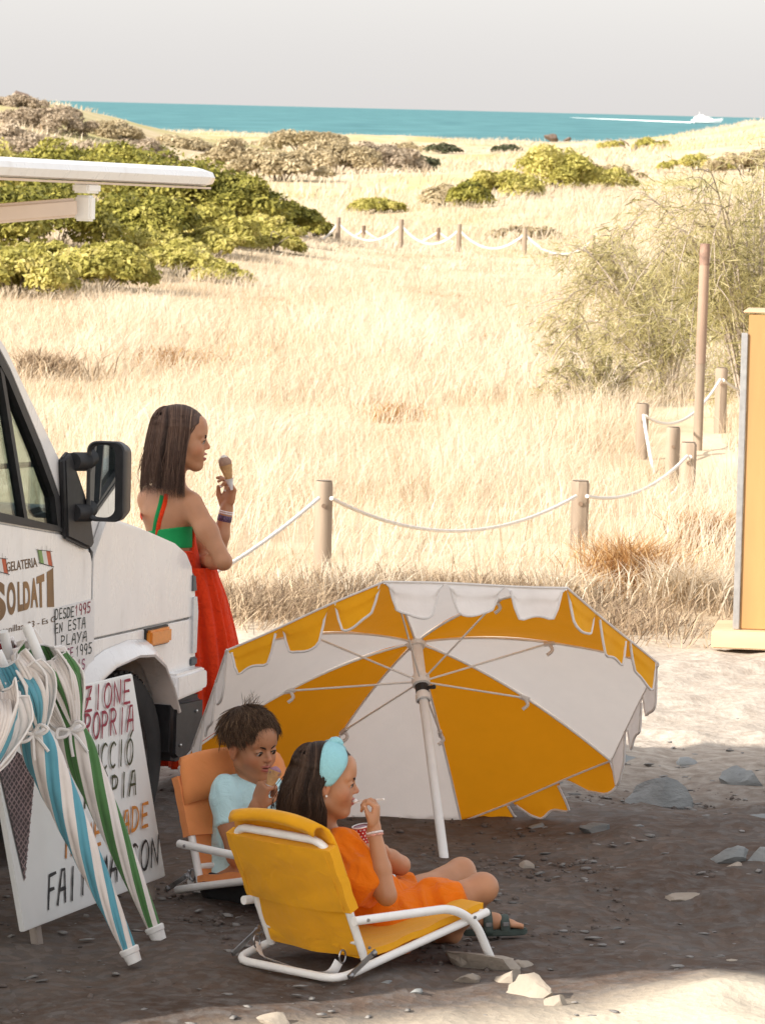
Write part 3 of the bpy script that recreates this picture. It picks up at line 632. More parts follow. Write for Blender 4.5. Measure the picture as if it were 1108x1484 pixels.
# ------------------------------------------------------------------ sign board standing by the front wheel
PANEL = mat('sign_white_board', (.76, .77, .755), .45, .04, 6, bump=.06, bscale=20)
RAW_WOOD = mat('raw_wood', (.34, .29, .25), .8, .3, 10, bump=.4, bscale=60, stretch=(1, 1, .15))
sBL, sBR = gp(37, 1350, .055), gp(241, 1270, .055)
s_e = unit(sBR-sBL); s_n = unit(np.cross(s_e, V(0, 0, 1))); s_up = unit(V(0, 0, 1)-s_n*.17); s_nn = unit(np.cross(s_e, s_up))   # s_nn points to the viewer
def psign(px, py, lift=0.0):
    d = ray(px, py); o = V(0, 0, CAM_H); t = ((sBL+s_nn*lift-o)@s_nn)/(d@s_nn); return o+d*t
board = empty('sign_board', (sBL+sBR)/2*V(1, 1, 0), 'white handwritten sign board with an ice cream cone picture by the front wheel', 'sign')
MB().prism([psign(*q)-s_nn*.002 for q in ((37, 1350), (241, 1270), (193, 976), (-19, 1026))], -s_nn*.018).build('panel', PANEL, board, bevel=.003)
lg = MB()
for q in ((64, 1342), (226, 1278)):
    a_ = psign(*q)-s_nn*.03; lg.box((-.022, -.012, -.16), (.022, .012, .05), axes=np.array([s_e, s_nn, s_up]), o=a_)
    lg.build('leg', RAW_WOOD, board, bevel=.003); lg = MB()
br = psign(100, 1100)-s_nn*.035
MB().box((-.02, -.01, -.5), (.02, .01, .12), axes=np.array([s_e, unit(s_nn*.9+V(0, 0, .45)), unit(V(0, 0, 1)+s_nn*.55*-1*-1)]), o=br-s_nn*.12).build('prop', RAW_WOOD, board)
wr = MB()
for txt, a_, b_, cap_, mi, w_ in (('PRODUZIONE', (52, 1049), (190, 1016), (36, 33), 0, .0092), ('PROPRIA', (110, 1076), (194, 1058), (36, 36), 0, .0092), ('PRODUCCIÓ', (84, 1128), (193, 1106), (36, 36), 1, .0092), ('PRÒPIA', (122, 1170), (198, 1150), (33, 34), 1, .0092), ('HOME MADE', (95, 1241), (216, 1195), (36, 33), 2, .0105), ('FAIT MAISON', (69, 1317), (231, 1250), (48, 41), 3, .0105)):
    write(wr, txt, a_, b_, cap_, psign, s_nn, w_, mi, lift=.001)
wr.build('handwriting', [INK_RED, INK_OLIVE, INK_ORANGE, INK_BLACK], board, smooth=False, recalc=False)
WAFFLE_PRINT = mat('print_waffle', (.030, .018, .022), .5, .5, 8); WAFFLE_LINE = mat('print_waffle_line', (.24, .17, .17), .5, .4, 14)
cone = MB(); tri = [(36, 1277), (-14, 1060), (20, 1085), (52, 1110)]
cone.add([psign(*q, lift=.0012) for q in tri], [(0, 1, 2, 3)], 0)
def inside(q):
    x, y = q; return y < 1275 and x > 36-(1277-y)*.228 and x < 36+(1277-y)*.092 and y > 1062+.75*(x+14)
for k in range(-6, 26):
    for dx, dy in ((.55, -1), (-.62, -.9)):
        pts = [(20+dx*t, 1290-k*11+dy*t) for t in np.linspace(-160, 160, 321)]; pts = [q for q in pts if inside(q)]
        if len(pts) > 2: stroke(cone, [psign(*pts[0]), psign(*pts[-1])], .0055, s_nn, .002+.0002*(dx > 0), 1)
cone.build('cone_print', [WAFFLE_PRINT, WAFFLE_LINE], board, smooth=False, recalc=False)

# ------------------------------------------------------------------ folded beach umbrellas leaning on the sign
F_CREAM = cloth_mat('folded_cream', (.74, .68, .64), wrinkle=.15); F_BLUE = cloth_mat('folded_blue', (.115, .335, .42), wrinkle=.15); F_GREEN = cloth_mat('folded_green', (.085, .20, .07), wrinkle=.15); F_RED = cloth_mat('folded_red', (.33, .02, .035), wrinkle=.15)
F_TRIM = cloth_mat('folded_trim', (.80, .77, .75), wrinkle=.1)
def folded_umbrella(p0, p1, D1, colour, label, twist, wmax, seed, pole_px=None, nflap=9, spread=1.0, tie=.72):
    """tip cap on the ground at pixel p0, handle end towards pixel p1 at distance D1"""
    rnd = np.random.default_rng(seed)
    a_ = gp(*p0, .0); b_ = at(*p1, D1); ax = b_-a_; L = np.linalg.norm(ax); ax /= L
    X = unit(np.cross(ax, V(0, 1, 0))); Y = np.cross(ax, X)
    u = empty('folded_umbrella', a_, label, 'beach umbrella', 'folded beach umbrellas leaning on the sign board')
    MB().lathe([(.006, 0), (.022, .002), (.026, .03), (.029, .032), (.031, .046), (.027, .05)], a_, ax, 20, cap=True).build('end_cap', WHITE_TUBE, u)
    MB().tube([a_+ax*L*tt for tt in np.linspace(.03, 1.0, 12)], .016, 14).build('pole', WHITE_TUBE, u)
    # the rolled canopy: a spiral of stripes up to the tie, then loose folds
    n = 72; ts = np.linspace(.045, tie, 46); P = []
    ang = np.linspace(0, 2*np.pi, n, endpoint=False)
    for t in ts:
        s_ = (t-.045)/(tie-.045); r = .020+(wmax-.020)*s_**.85*(1-.30*np.clip((s_-.86)/.14, 0, 1)**2)
        th = ang+twist*s_; rr = r*(1+.07*np.cos(8*ang+1.3)+.035*np.cos(5*th+3*s_+seed)+.03*np.cos(16*ang))
        P.append(a_+ax*(t*L)+rr[:, None]*(np.cos(th)[:, None]*X+np.sin(th)[:, None]*Y))
    P = np.array(P); f = []; m = []
    mb = MB(); k = P.shape[0]; mb.v.append(P.reshape(-1, 3)); mb.n = k*n
    for i in range(k-1):
        for j in range(n):
            mb.f.append([i*n+j, (i+1)*n+j, (i+1)*n+(j+1) % n, i*n+(j+1) % n]); mb.m.append(0 if (j*8//n) % 2 else 1)
    mb.build('canopy', [colour, F_CREAM], u, angle=0)
    # tie ribbon and bow
    o = a_+ax*(tie*L); tb = MB(); rt = wmax*.74
    tb.tube([o+ax*.002+rt*(math.cos(q)*X+math.sin(q)*Y) for q in np.linspace(0, 2*np.pi, 25)], .007, 8, squash=(1, 1.7))
    fr = unit(V(.1, -1, 0)-ax*(V(.1, -1, 0)@ax)); sd = np.cross(ax, fr); c0 = o+fr*(rt+.006)
    for s_ in (1, -1):
        tb.tube(spline([c0, c0+s_*sd*.030+ax*.018+fr*.012, c0+s_*sd*.045-ax*.004+fr*.016, c0+s_*sd*.02-ax*.010+fr*.014, c0], 5), .0055, 6)
        tb.tube(spline([c0, c0+s_*sd*.012-ax*.03+fr*.012, c0+s_*sd*(.02+.01*rnd.random())-ax*(.06+.02*rnd.random())+fr*.008], 5), .005, 6)
    tb.build('tie', F_TRIM, u)
    # loose valance above the tie: folded sheets fanning out round the pole
    for k in range(nflap):
        th0 = 2*np.pi*k/nflap+rnd.uniform(-.2, .2); d0 = math.cos(th0)*X+math.sin(th0)*Y; d1 = -math.sin(th0)*X+math.cos(th0)*Y
        ln = L*(1-tie)*rnd.uniform(.55, .85); wd = rnd.uniform(.055, .085)*spread; out = rnd.uniform(.5, 1.0)*spread
        G = []; ns, nt = 15, 12
        for i, t in enumerate(np.linspace(0, 1, nt)):
            row = []
            for q in np.linspace(-1, 1, ns):
                fold = .020*math.cos(q*6.2+k+1.5*t)*t+.008*math.cos(q*11-k+4*t)*t
                rad = rt*.75+out*(.075*math.sin(min(t, .8)*1.95))-.03*max(0, t-.75)*4*out+fold
                p = o+ax*(ln*(t+.06*t*math.cos(q*3+k)))+d0*rad+d1*(q*wd*(.35+.9*math.sin(t*2.2)))
                row.append(p)
            G.append(row)
        G = np.array(G); mb = MB(); mm = rnd.integers(0, 2) if k % 3 else 0
        cut = int(rnd.integers(3, 11)); sw_ = int(rnd.integers(2, 6))
        for j in range(ns-1):
            mb.grid(G[:, j:j+2], m=1 if (j < cut) or (j > cut+sw_) else 0)
        fl = mb.build('valance_fold', [colour, F_CREAM], u, angle=0, recalc=False)
        sm = fl.modifiers.new('cloth', 'SOLIDIFY'); sm.thickness = .004
        MB().tube(np.vstack([G[::1, 0], G[-1, 1:], G[::-1, -1]]), .0035, 6).build('piping', F_TRIM, fl)
    return u
folded_umbrella((196, 1396), (-4, 944), 14.28, F_BLUE, 'closed blue and white striped beach umbrella leaning across the middle of the sign board', 4.6, .058, 3, tie=.735, nflap=9, spread=1.0)
folded_umbrella((232, 1364), (38, 906), 14.70, F_GREEN, 'closed green and white striped beach umbrella leaning beside the blue one', 3.4, .053, 8, tie=.665, nflap=8, spread=.8)
folded_umbrella((95, 1292), (5, 915), 15.25, F_RED, 'closed red and white beach umbrella mostly hidden behind the green and blue ones', 2.0, .055, 12, tie=.70, nflap=7, spread=.9)
folded_umbrella((-80, 1450), (-12, 962), 14.05, F_BLUE, 'closed blue and white beach umbrella cut off by the picture edge', 3.2, .06, 21, tie=.66, nflap=8, spread=1.0)

# ------------------------------------------------------------------ low beach chairs
def beach_chair(o, head, fabric, label, group, lean=.20, hgt=.43):
    h = unit(V(head[0], head[1], 0)); l = V(-h[1], h[0], 0); Z = V(0, 0, 1); W_ = .44; r = .0125
    P = lambda x, y, z: o+h*x+l*y+Z*z
    ch = empty('beach_chair', P(.25, W_/2, 0), label, 'beach chair', group)
    # base: rails that run from the front edge of the seat to the ground and round the back
    MB().tube(rounded([P(.565, 0, .155), P(.10, 0, .055), P(-.06, 0, .018), P(-.06, W_, .018), P(.10, W_, .055), P(.565, W_, .155)], .07, 7), r, 12).build('base_frame', WHITE_TUBE, ch)
    MB().tube([P(.55, 0, .153), P(.55, W_, .153)], r*.9, 10).build('seat_bar', WHITE_TUBE, ch)
    # back: an upside down U
    bx, bz = -lean, hgt
    bk = lambda t, y: P(.075+(bx-.075)*t, y, .055+(bz-.055)*t)
    i0 = .024
    MB().tube(rounded([bk(0, i0), bk(1, i0), bk(1, W_-i0), bk(0, W_-i0)], .07, 7), r, 12).build('back_frame', WHITE_TUBE, ch)
    MB().tube([bk(.16, i0), bk(.16, W_-i0)], r*.8, 10).build('back_bar', WHITE_TUBE, ch)
    for s_, y in ((-1, -.012), (1, W_+.012)):
        ar_ = MB().tube(rounded([bk(.36, y)-h*.025, P(.40, y, .185), P(.50, y, .135), P(.575, y-s_*0, .012)], .07, 7), r*1.08, 12).build('armrest', WHITE_TUBE, ch)
        sc_ = MB()
        for q in (bk(.36, y)+h*.02, P(.485, y, .150)): sc_.lathe([(.0055, 0), (.005, .004)], q+l*s_*.0125, l*s_, 8, cap=True)
        for q in (bk(.06, y), bk(.13, y)): sc_.lathe([(.005, 0), (.0045, .004)], q-l*s_*-.0, l*s_, 8, cap=True)
        sc_.build('rivet', DARK_STEEL, ar_)
        # slotted steel brace between back post and rail
        a_, b_ = P(-.035, y-s_*.002, .032), bk(.09, y-s_*.002)
        bm_ = MB(); d_ = unit(b_-a_); u_ = np.cross(d_, l); Lb = np.linalg.norm(b_-a_)
        bm_.box((-.01, -.003, -.008), (Lb+.01, .003, .008), axes=np.array([d_, l, u_]), o=a_+l*s_*.014); bm_.box((.02, -.004, -.002), (Lb*.7, .004, .002), axes=np.array([d_, l, u_]), o=a_+l*s_*.014)
        for q in (a_, b_): bm_.lathe([(.009, 0), (.009, .005), (.004, .008)], q+l*s_*.016, l*s_, 10, cap=True)
        bm_.build('hinge_brace', DARK_STEEL, ch, bevel=.001)
    # canvas back: a sleeve over both posts with a lighter fold over the top bar
    def sheet(ts, y0, y1, depth, name, thick, sag, par=ch, front=0.0):
        G = []
        for t in ts:
            row = []
            for v in np.linspace(0, 1, 15):
                p = bk(t, y0+(y1-y0)*v); nrm = unit(np.cross(bk(1, 0)-bk(0, 0), l)); edge = abs(2*v-1)**6
                row.append(p-nrm*(sag*math.sin(math.pi*v)*(1-.6*max(0, t-.6))-front+.0015*math.sin(t*31+v*9)+.0035*float(fbm(t*5+o[0], v*4, 2.0, 3))))
            G.append(row)
        G = np.array(G); nrm = unit(np.cross(bk(1, 0)-bk(0, 0), l))
        A, B = G+nrm*thick/2, G-nrm*thick/2; loop = np.concatenate([A, B[:, ::-1]], 1)
        m_ = MB().grid(loop, close_v=True); n_ = loop.shape[1]; k_ = len(ts)
        m_.f += [list(range(n_))[::-1], [(k_-1)*n_+j for j in range(n_)]]; m_.m += [0, 0]
        return m_.build(name, fabric, par, angle=40)
    sheet(np.linspace(.43, .955, 16), .002, W_-.002, 0, 'back_canvas', .034, -.010)
    for v_ in (.055, .945):
        nr_ = unit(np.cross(bk(1, 0)-bk(0, 0), l)); MB().tube([bk(t, .002+(W_-.004)*v_)-nr_*(-.0165-.010*math.sin(math.pi*v_)) for t in np.linspace(.44, .95, 12)], .0014, 5).build('stitching', fabric, ch)
    sheet(np.linspace(.05, .50, 9), .036, W_-.036, 0, 'lower_back_canvas', .010, -.020)
    nrm = unit(np.cross(bk(1, 0)-bk(0, 0), l)); rows = []
    for t, off, ins in ((.72, .018, .006), (.84, .020, .008), (.95, .022, .010), (1.03, .022, .014), (1.09, .020, .022), (1.125, .012, .034), (1.13, .0, .042), (1.115, -.010, .044), (1.085, -.013, .044)):
        rows.append([bk(t, ins+(W_-2*ins)*v)-nrm*(-off*-1)+V(0, 0, .012*math.sin(math.pi*v)-.010*abs(2*v-1)**3) for v in np.linspace(0, 1, 15)])
    hd = MB().grid(np.array(rows), close_u=False).build('headrest_fold', fabric, ch, angle=0, recalc=False); sm = hd.modifiers.new('cloth', 'SOLIDIFY'); sm.thickness = .008
    MB().tube([bk(.0+.12, W_*.22), bk(.12, W_-.05)], .017, 10, squash=(1, 1.4)).build('hem_roll', fabric, ch)
    # seat canvas
    G = []
    for t in np.linspace(0, 1, 14):
        row = []
        for v in np.linspace(0, 1, 15): row.append(P(.07+.49*t, .012+(W_-.024)*v, .072+.098*t-.030*math.sin(math.pi*v)*math.sin(math.pi*min(1, t*1.05))+.003*math.sin(t*22)*abs(2*v-1)))
        G.append(row)
    G = np.array(G); loop = np.concatenate([G+Z*.012, (G-Z*.010)[:, ::-1]], 1); n_ = loop.shape[1]; m_ = MB().grid(loop, close_v=True); m_.f += [list(range(n_))[::-1], [13*n_+j for j in range(n_)]]; m_.m += [0, 0]
    m_.build('seat_canvas', fabric, ch, angle=40)
    # carrying strap hanging below the rails
    st = spline([P(-.01, .05, .06), P(-.03, .06, .028), P(-.02, .13, .016), P(-.01, .22, .014), P(.0, .30, .018), P(.0, .38, .03), P(.01, .41, .065)], 6)
    m_ = MB(); m_.tube(st, .017, 8, squash=(.12, 1)); m_.build('carry_strap', F_TRIM, ch, angle=50)
    ck = MB()
    for p_ in (P(.0, .045, .075), P(.0, .405, .072)): ck.tube([p_+.013*(math.cos(q)*h+math.sin(q)*Z*1.5) for q in np.linspace(0, 2*np.pi, 15)], .0028, 6)
    ck.build('clip', DARK_STEEL, ch)
    return ch, P, bk
YELLOW_CANVAS = cloth_mat('chair_canvas_yellow', (.84, .41, .012), .18, wrinkle=.35); ORANGE_CANVAS = cloth_mat('chair_canvas_orange', (.86, .33, .115), .18, wrinkle=.35)
yo = gp(511, 1426); ychair, yP, ybk = beach_chair(yo, (.70, .714), YELLOW_CANVAS, 'low yellow beach chair with white tube frame under the girl in orange', 'low folding beach chairs', lean=.10, hgt=.425)
oo = gp(262, 1303); ochair, oP, obk = beach_chair(oo+V(0, 0, 0), (.62, -.78), ORANGE_CANVAS, 'low orange beach chair with white tube frame under the boy', 'low folding beach chairs', lean=.055, hgt=.405)

# ------------------------------------------------------------------ the open parasol lying on its rim
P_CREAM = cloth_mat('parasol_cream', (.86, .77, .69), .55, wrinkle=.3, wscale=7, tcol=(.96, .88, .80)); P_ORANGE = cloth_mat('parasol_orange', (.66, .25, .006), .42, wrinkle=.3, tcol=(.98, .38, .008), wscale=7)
P_LIT_O = cloth_mat('parasol_orange_lit', (.90, .43, .012), .3, wrinkle=.25, tcol=(.98, .5, .03)); P_LIT_C = cloth_mat('parasol_cream_lit', (.92, .89, .87), .3, wrinkle=.2)  # lighter copies for the hanging flaps: sunlight on them put into the colour
P_TRIM = cloth_mat('parasol_trim', (.80, .76, .73), .2, wrinkle=.1); ROD = mat('parasol_rod', (.84, .82, .79), .4, .05, 30)
pu = unit(V(.205, -.745, .640)); pe = V(.985, .175, .018); pe = unit(pe-pu*(pe@pu)); pn_ = -np.cross(pu, pe)
if pn_[2] > 0: pn_ = -pn_
PR = .822; pc = V(.006, 17.22, .0)+pu*PR*math.cos(R(22.5)); phub = pc-pn_*.27
para = empty('parasol', pc*V(1, 1, 0), 'open orange and cream parasol lying on its rim behind the seated children', 'parasol')
def pdir(a): return pe*math.cos(a)+pu*math.sin(a)
def rib(a, s_):
    q = np.clip(s_, 0, 1.2); return phub+pdir(a)*PR*q+pn_*.27*(q**1.75)
def pan(a, b, v, s_):
    """surface of a panel between ribs a, b: straight across at the rim, a little slack inside"""
    p = rib(a, s_)*(1-v)+rib(b, s_)*v; return p+pn_*(.020*math.sin(math.pi*v)*math.sin(math.pi*min(s_, 1))+.0025*math.sin(9*s_+7*v+a*3))
rim = [R(22.5+45*k) for k in range(8)]
for k in range(8):
    a_, b_ = rim[k], rim[(k+1) % 8] if k < 7 else rim[0]+2*math.pi
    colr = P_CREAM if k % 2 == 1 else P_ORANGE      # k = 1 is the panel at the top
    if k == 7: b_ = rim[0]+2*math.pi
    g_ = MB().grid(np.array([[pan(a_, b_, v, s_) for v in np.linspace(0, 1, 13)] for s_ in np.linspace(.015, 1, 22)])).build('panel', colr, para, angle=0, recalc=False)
    for j in range(3):
        v0, v1 = j/3+.004, (j+1)/3-.004; rows = []; nz_, nv_ = 9, 13; hang = []
        out = unit(pdir((a_+b_)/2)); droop = unit(V(0, 0, -1)*1.0+pn_*.25+out*(.35 if out[2] < -.2 else .05))
        low = (a_+b_)/2 % (2*math.pi) > math.pi*1.02 and (a_+b_)/2 % (2*math.pi) < math.pi*1.98
        Lf = .105*(1+.08*math.sin(k*3+j*2))
        for i in range(nz_):
            t = i/(nz_-1); row = []
            for q in range(nv_):
                w_ = q/(nv_-1); e = abs(2*w_-1); prof_ = 1-.96*np.clip((e-.60)/.40, 0, 1)**1.6
                p = pan(a_, b_, v0+(v1-v0)*(.5+(w_-.5)*(1-.13*t)), 1.0)
                tt = t*prof_*Lf
                if low:
                    p = p+unit(pn_*.55+out*.75+V(0, 0, .25))*tt+pn_*(.018*t*math.sin(7*w_+2*j+k)); p[2] = max(p[2], .006+.012*math.sin(5*w_+j)**2)
                else: p = p+droop*tt+pn_*(.012*t*math.sin(6.5*w_+2*j+1.7*k)+.010*math.sin(math.pi*min(1, t*2)))
                row.append(p)
            rows.append(row)
        fl = MB().grid(np.array(rows)).build('valance_flap', colr if low else (P_LIT_C if k % 2 == 1 else P_LIT_O), g_, angle=0, recalc=False)
        MB().tube(np.array(rows)[-1], .0048, 6).build('binding', P_TRIM, fl)
    MB().tube([pan(a_, b_, v, 1.003) for v in np.linspace(0, 1, 13)], .004, 6).build('rim_seam', P_TRIM, g_)
for k in range(8):
    a_ = rim[k]; rb = MB().tube([rib(a_, s_)+pn_*.006 for s_ in np.linspace(.03, 1.0, 20)], .0042, 8).build('rib', ROD, para)
    r0 = phub+pn_*.165; r1 = rib(a_, .56)+pn_*.010
    MB().tube([r0+pdir(a_)*.022, r1], .0036, 8).build('strut', ROD, rb)
    kn = MB(); kn.tube([r1-pdir(a_)*.018, r1+pdir(a_)*.02], .009, 8); kn.tube(spline([r1, r1+V(.012, -.01, -.022), r1+V(-.006, -.012, -.04)], 4), .006, 6); kn.build('rib_tie', P_TRIM, rb)
po = MB(); po.tube([phub-pn_*.03, phub+pn_*.24], .021, 16); po.build('upper_pole', ROD, para)
po = MB(); po.tube([phub+pn_*.22, phub+pn_*.97], .0165, 16); po.build('pole', WHITE_TUBE, para)
MB().lathe([(.022, -.02), (.032, -.016), (.032, .016), (.022, .02)], phub+pn_*.165, pn_, 18, cap=True).build('runner', ROD, para)
MB().lathe([(.022, -.018), (.0235, -.014), (.0235, .014), (.022, .018)], phub+pn_*.195, pn_, 16).build('collar', BLACK_PLASTIC, para)
MB().lathe([(.006, 0), (.008, .03), (.003, .034)], phub+pn_*.195+unit(V(1, -.5, .2))*.02, unit(V(1, -.5, .2)), 10, cap=True).build('thumb_screw', BLACK_PLASTIC, para)
MB().lathe([(.021, -.012), (.027, -.01), (.027, .01), (.021, .012)], phub+pn_*.235, pn_, 16).build('sleeve', ROD, para)
MB().lathe([(.030, -.01), (.036, 0), (.030, .012)], phub+pn_*.012, pn_, 16, cap=True).build('hub', ROD, para)
# ------------------------------------------------------------------ rope fence, tall post, kiosk
POST_WOOD = mat('weathered_post', (.27, .21, .155), .85, .35, 7, bump=.5, bscale=40, stretch=(1, 1, .12)); DARK_WOOD = mat('dark_old_post', (.16, .11, .075), .85, .3, 9, bump=.5, bscale=40, stretch=(1, 1, .15))
ROPE = mat('white_rope', (.72, .68, .62), .9, .12, 60, bump=.6, bscale=300)
def post(par, px, ytop, ybase, D, wpx, matl=POST_WOOD, seed=0, lean=0.0):
    t = at(px, ytop, D); b = V(t[0]+lean, t[1], float(ground_z(t[0], t[1]))-.12); r = wpx*D/FPX*.5; n = 14; rr = np.random.default_rng(seed+int(px))
    a = np.linspace(0, 2*np.pi, n, endpoint=False); rows = []; prof = 1+.05*rr.standard_normal(n)
    for s_ in (0, .3, .6, .85, .97, 1.0): rows.append(np.array([b+(t-b)*s_+V(math.cos(x)*r*p*(1 if s_ < .99 else .88), math.sin(x)*r*p*(1 if s_ < .99 else .88), 0) for x, p in zip(a, prof*(1+.02*rr.standard_normal(n)))]))
    m_ = MB().grid(np.array(rows), close_v=True); m_.add(rows[-1]+V(0, 0, .004), [list(range(n))]); p = m_.build('post', matl, par, angle=45)
    hz = t-V(0, 0, .13 if D < 60 else .1); hm = MB(); hm.lathe([(r*.26, 0), (r*.26, .006)], hz+V(0, -r*1.0, 0), (0, -1, 0), 10, cap=True)
    if D < 60: hm.build('rope_hole', DARK_WOOD, p)
    return t, r
def rope(par, a, b, sag, rad, n=26, slack=0.0):
    a = np.asarray(a); b = np.asarray(b); ts = np.linspace(0, 1, n); P = a+(b-a)*ts[:, None]; P[:, 2] -= sag*4*ts*(1-ts)
    tw = np.arange(n); pts = spline(P, 5); k = len(pts); rr = rad*(1+.10*np.cos(np.arange(k)*2.1))
    MB().tube(pts, rr, 8).build('rope', ROPE, par)
def rp(px, y, D): return at(px, y, D)
fence = empty('rope_fence', gp(840, 790), 'near rope fence of weathered round posts along the edge of the grass', 'fence')
post(fence, 470, 697, 850, 25.7, 25, seed=1); post(fence, 841, 697, 790, 28.2, 27, seed=2); post(fence, 997, 641, 740, 31.2, 24, seed=3)
post(fence, 931, 585, 670, 35.2, 18, seed=4); post(fence, 1045, 533, 640, 37.6, 18, seed=6)
post(fence, 975, 619, 700, 32.6, 21, seed=5)
rope(fence, rp(120, 905, 23.6), rp(462, 722, 25.6), .10, .0105); rope(fence, rp(480, 722, 25.6), rp(834, 719, 28.1), .19, .0105); rope(fence, rp(850, 719, 28.1), rp(995, 661, 31.1), .10, .0105)
rope(fence, rp(999, 662, 31.1), rp(932, 602, 35.1), .40, .012); rope(fence, rp(935, 603, 35.1), rp(1043, 550, 37.5), .17, .011); rope(fence, rp(1047, 551, 37.5), rp(1180, 520, 40), .2, .012)
farf = empty('rope_fence', gp(665, 362), 'far rope fence of thin pale posts with two ropes across the field', 'fence')
FD = 86
pts_ = [(430, 318), (490, 315), (581, 318), (665, 325), (760, 331), (858, 341)]
for x, y in pts_: post(farf, x, y, y+46, FD, 7.5, seed=int(x))
for (x0, y0), (x1, y1) in zip(pts_[:-1], pts_[1:]): rope(farf, rp(x0, y0+8, FD), rp(x1, y1+8, FD), .30, .024)
farf2 = empty('rope_fence', gp(635, 350), 'second far row of short dark posts joined by a pale rope behind the first', 'fence')
pts_ = [(436, 322), (527, 327), (635, 330), (753, 342), (862, 352)]
for x, y in pts_: post(farf2, x, y, y+26, 92, 5.5, DARK_WOOD, seed=int(x))
for (x0, y0), (x1, y1) in zip(pts_[:-1], pts_[1:]): rope(farf2, rp(x0, y0+6, 92), rp(x1, y1+6, 92), .28, .020)
pole_t = at(1021, 353, 36.2); pole_b = at(1009, 668, 36.2); tp = empty('signpost', pole_b, 'tall slim wooden pole rising above the rope posts near the kiosk', 'pole')
MB().tube([pole_b-V(0, 0, .2), pole_b+(pole_t-pole_b)*.45], .036, 14).build('lower_pole', POST_WOOD, tp)
PALE_RED = mat('faded_red_paint', (.29, .20, .145), .75, .2, 8, bump=.3, bscale=40, stretch=(1, 1, .2))
MB().tube([pole_b+(pole_t-pole_b)*.45, pole_b+(pole_t-pole_b)*.90], .039, 14).build('upper_pole', PALE_RED, tp)
MB().tube([pole_b+(pole_t-pole_b)*.90, pole_b+(pole_t-pole_b)*.95, pole_b+(pole_t-pole_b)], [.038, .040, .037], 14).build('pole_cap', mat('pole_cap_rust', (.24, .15, .11), .7, .3, 20), tp)
# kiosk: a wooden cabin of which the left end shows
KW = mat('kiosk_boards', (.37, .205, .075), .6, .25, 4, bump=.12, bscale=30, stretch=(1, 1, .12)); KB = mat('kiosk_beam', (.56, .40, .24), .7, .2, 6, bump=.2, bscale=40, stretch=(.2, 1, 1))
kd = 22.9; k0 = at(1062, 915, kd); k_top = at(1078, 452, kd)[2]; kz0 = k0[2]
kax = np.array([V(math.cos(R(7)), -math.sin(R(7)), 0), V(math.sin(R(7)), math.cos(R(7)), 0), V(0, 0, 1)]); ko = V(k0[0], kd, 0)
kiosk = empty('wooden_kiosk', ko+kax[0]*.7+kax[1]*.2, 'orange brown wooden kiosk wall on a plank base at the edge of the picture', 'kiosk')
kbox = lambda lo, hi: MB().box(lo, hi, axes=kax, o=ko)
for i in range(9): kbox((.028+i*.185, 0, kz0+.012), (.209+i*.185, .03, k_top-.012+.004*(i % 3))).build('board', KW, kiosk, bevel=.004)
for i in range(2): kbox((.03, .034+i*.17, kz0+.012), (.055, .20+i*.17, k_top-.02)).build('board', KW, kiosk, bevel=.004)
kbox((-.004, -.014, kz0+.012), (.026, .034, k_top-.10)).build('corner_strip', ALU, kiosk, bevel=.003)
kbox((-.10, -.09, kz0-.075), (1.8, .42, kz0+.010)).build('base_beam', KB, kiosk, bevel=.006)
kbox((.0, -.006, k_top-.004), (1.8, .40, k_top+.006)).build('roof_board', KB, kiosk, bevel=.004)
for x in (.05, .9, 1.6): kbox((x, .02, -.1), (x+.10, .2, kz0-.077)).build('foot', DARK_WOOD, kiosk)

# ------------------------------------------------------------------ shrubs
def shrub_mesh(name, seed, rx, ry, h, nlobe, nleaf, leaf, matl, flat=.5, up=.35):
    """an uneven crown: leaves on the skin of many small lobes packed in a mound"""
    g = np.random.default_rng(seed); V_ = []; T_ = []; Rn = []
    a = g.uniform(0, 2*np.pi, nlobe); rr = np.sqrt(g.random(nlobe))*.86
    lx, ly = np.cos(a)*rr*rx, np.sin(a)*rr*ry; top = h*np.sqrt(np.clip(1-rr**2, .04, 1))*(.80+.35*g.random(nlobe)); lr = h*(.20+.16*g.random(nlobe))
    lz = np.maximum(top-lr, lr*.25)
    pick = g.integers(0, nlobe, nleaf); d = g.standard_normal((nleaf, 3)); d[:, 2] = np.abs(d[:, 2])*1.1-.25; d /= np.linalg.norm(d, axis=1)[:, None]
    rad = lr[pick]*(.72+.36*g.random(nleaf)); sc = np.array([1.25*rx/max(rx, ry)+.15, 1.25*ry/max(rx, ry)+.15, 1.0])
    c = np.column_stack([lx, ly, lz])[pick]+d*rad[:, None]*sc
    ok = c[:, 2] > -.05; c = c[ok]; d = d[ok]; n = len(c); tone = g.random(nlobe)[pick][ok]
    nrm = d*(.7)+g.standard_normal((n, 3))*.5+np.array([0, 0, up]); nrm /= np.linalg.norm(nrm, axis=1)[:, None]
    t = np.cross(nrm, g.standard_normal((n, 3))); t /= np.linalg.norm(t, axis=1)[:, None]; b = np.cross(nrm, t)
    L = leaf*g.uniform(.6, 1.4, n)[:, None]
    v = np.stack([c-t*L, c+b*L*flat, c+t*L, c-b*L*flat], 1).reshape(-1, 3); q = np.arange(n*4).reshape(-1, 4)
    rnd = np.repeat(np.clip(.55*tone+.45*g.random(n), 0, 1), 4)
    return v, q, rnd
def twig_cage(g, rx, ry, h, n, r=.012):
    m_ = MB()
    for i in range(n):
        a = g.uniform(0, 6.28); e = V(math.cos(a)*rx*g.uniform(.3, .8), math.sin(a)*ry*g.uniform(.3, .8), h*g.uniform(.5, .9))
        m_.tube(spline([V(math.cos(a)*.1*rx, math.sin(a)*.1*ry, -.1), e*V(.5, .5, .6)+g.normal(0, .05, 3), e], 4), np.linspace(r, r*.4, 9), 5)
    return m_
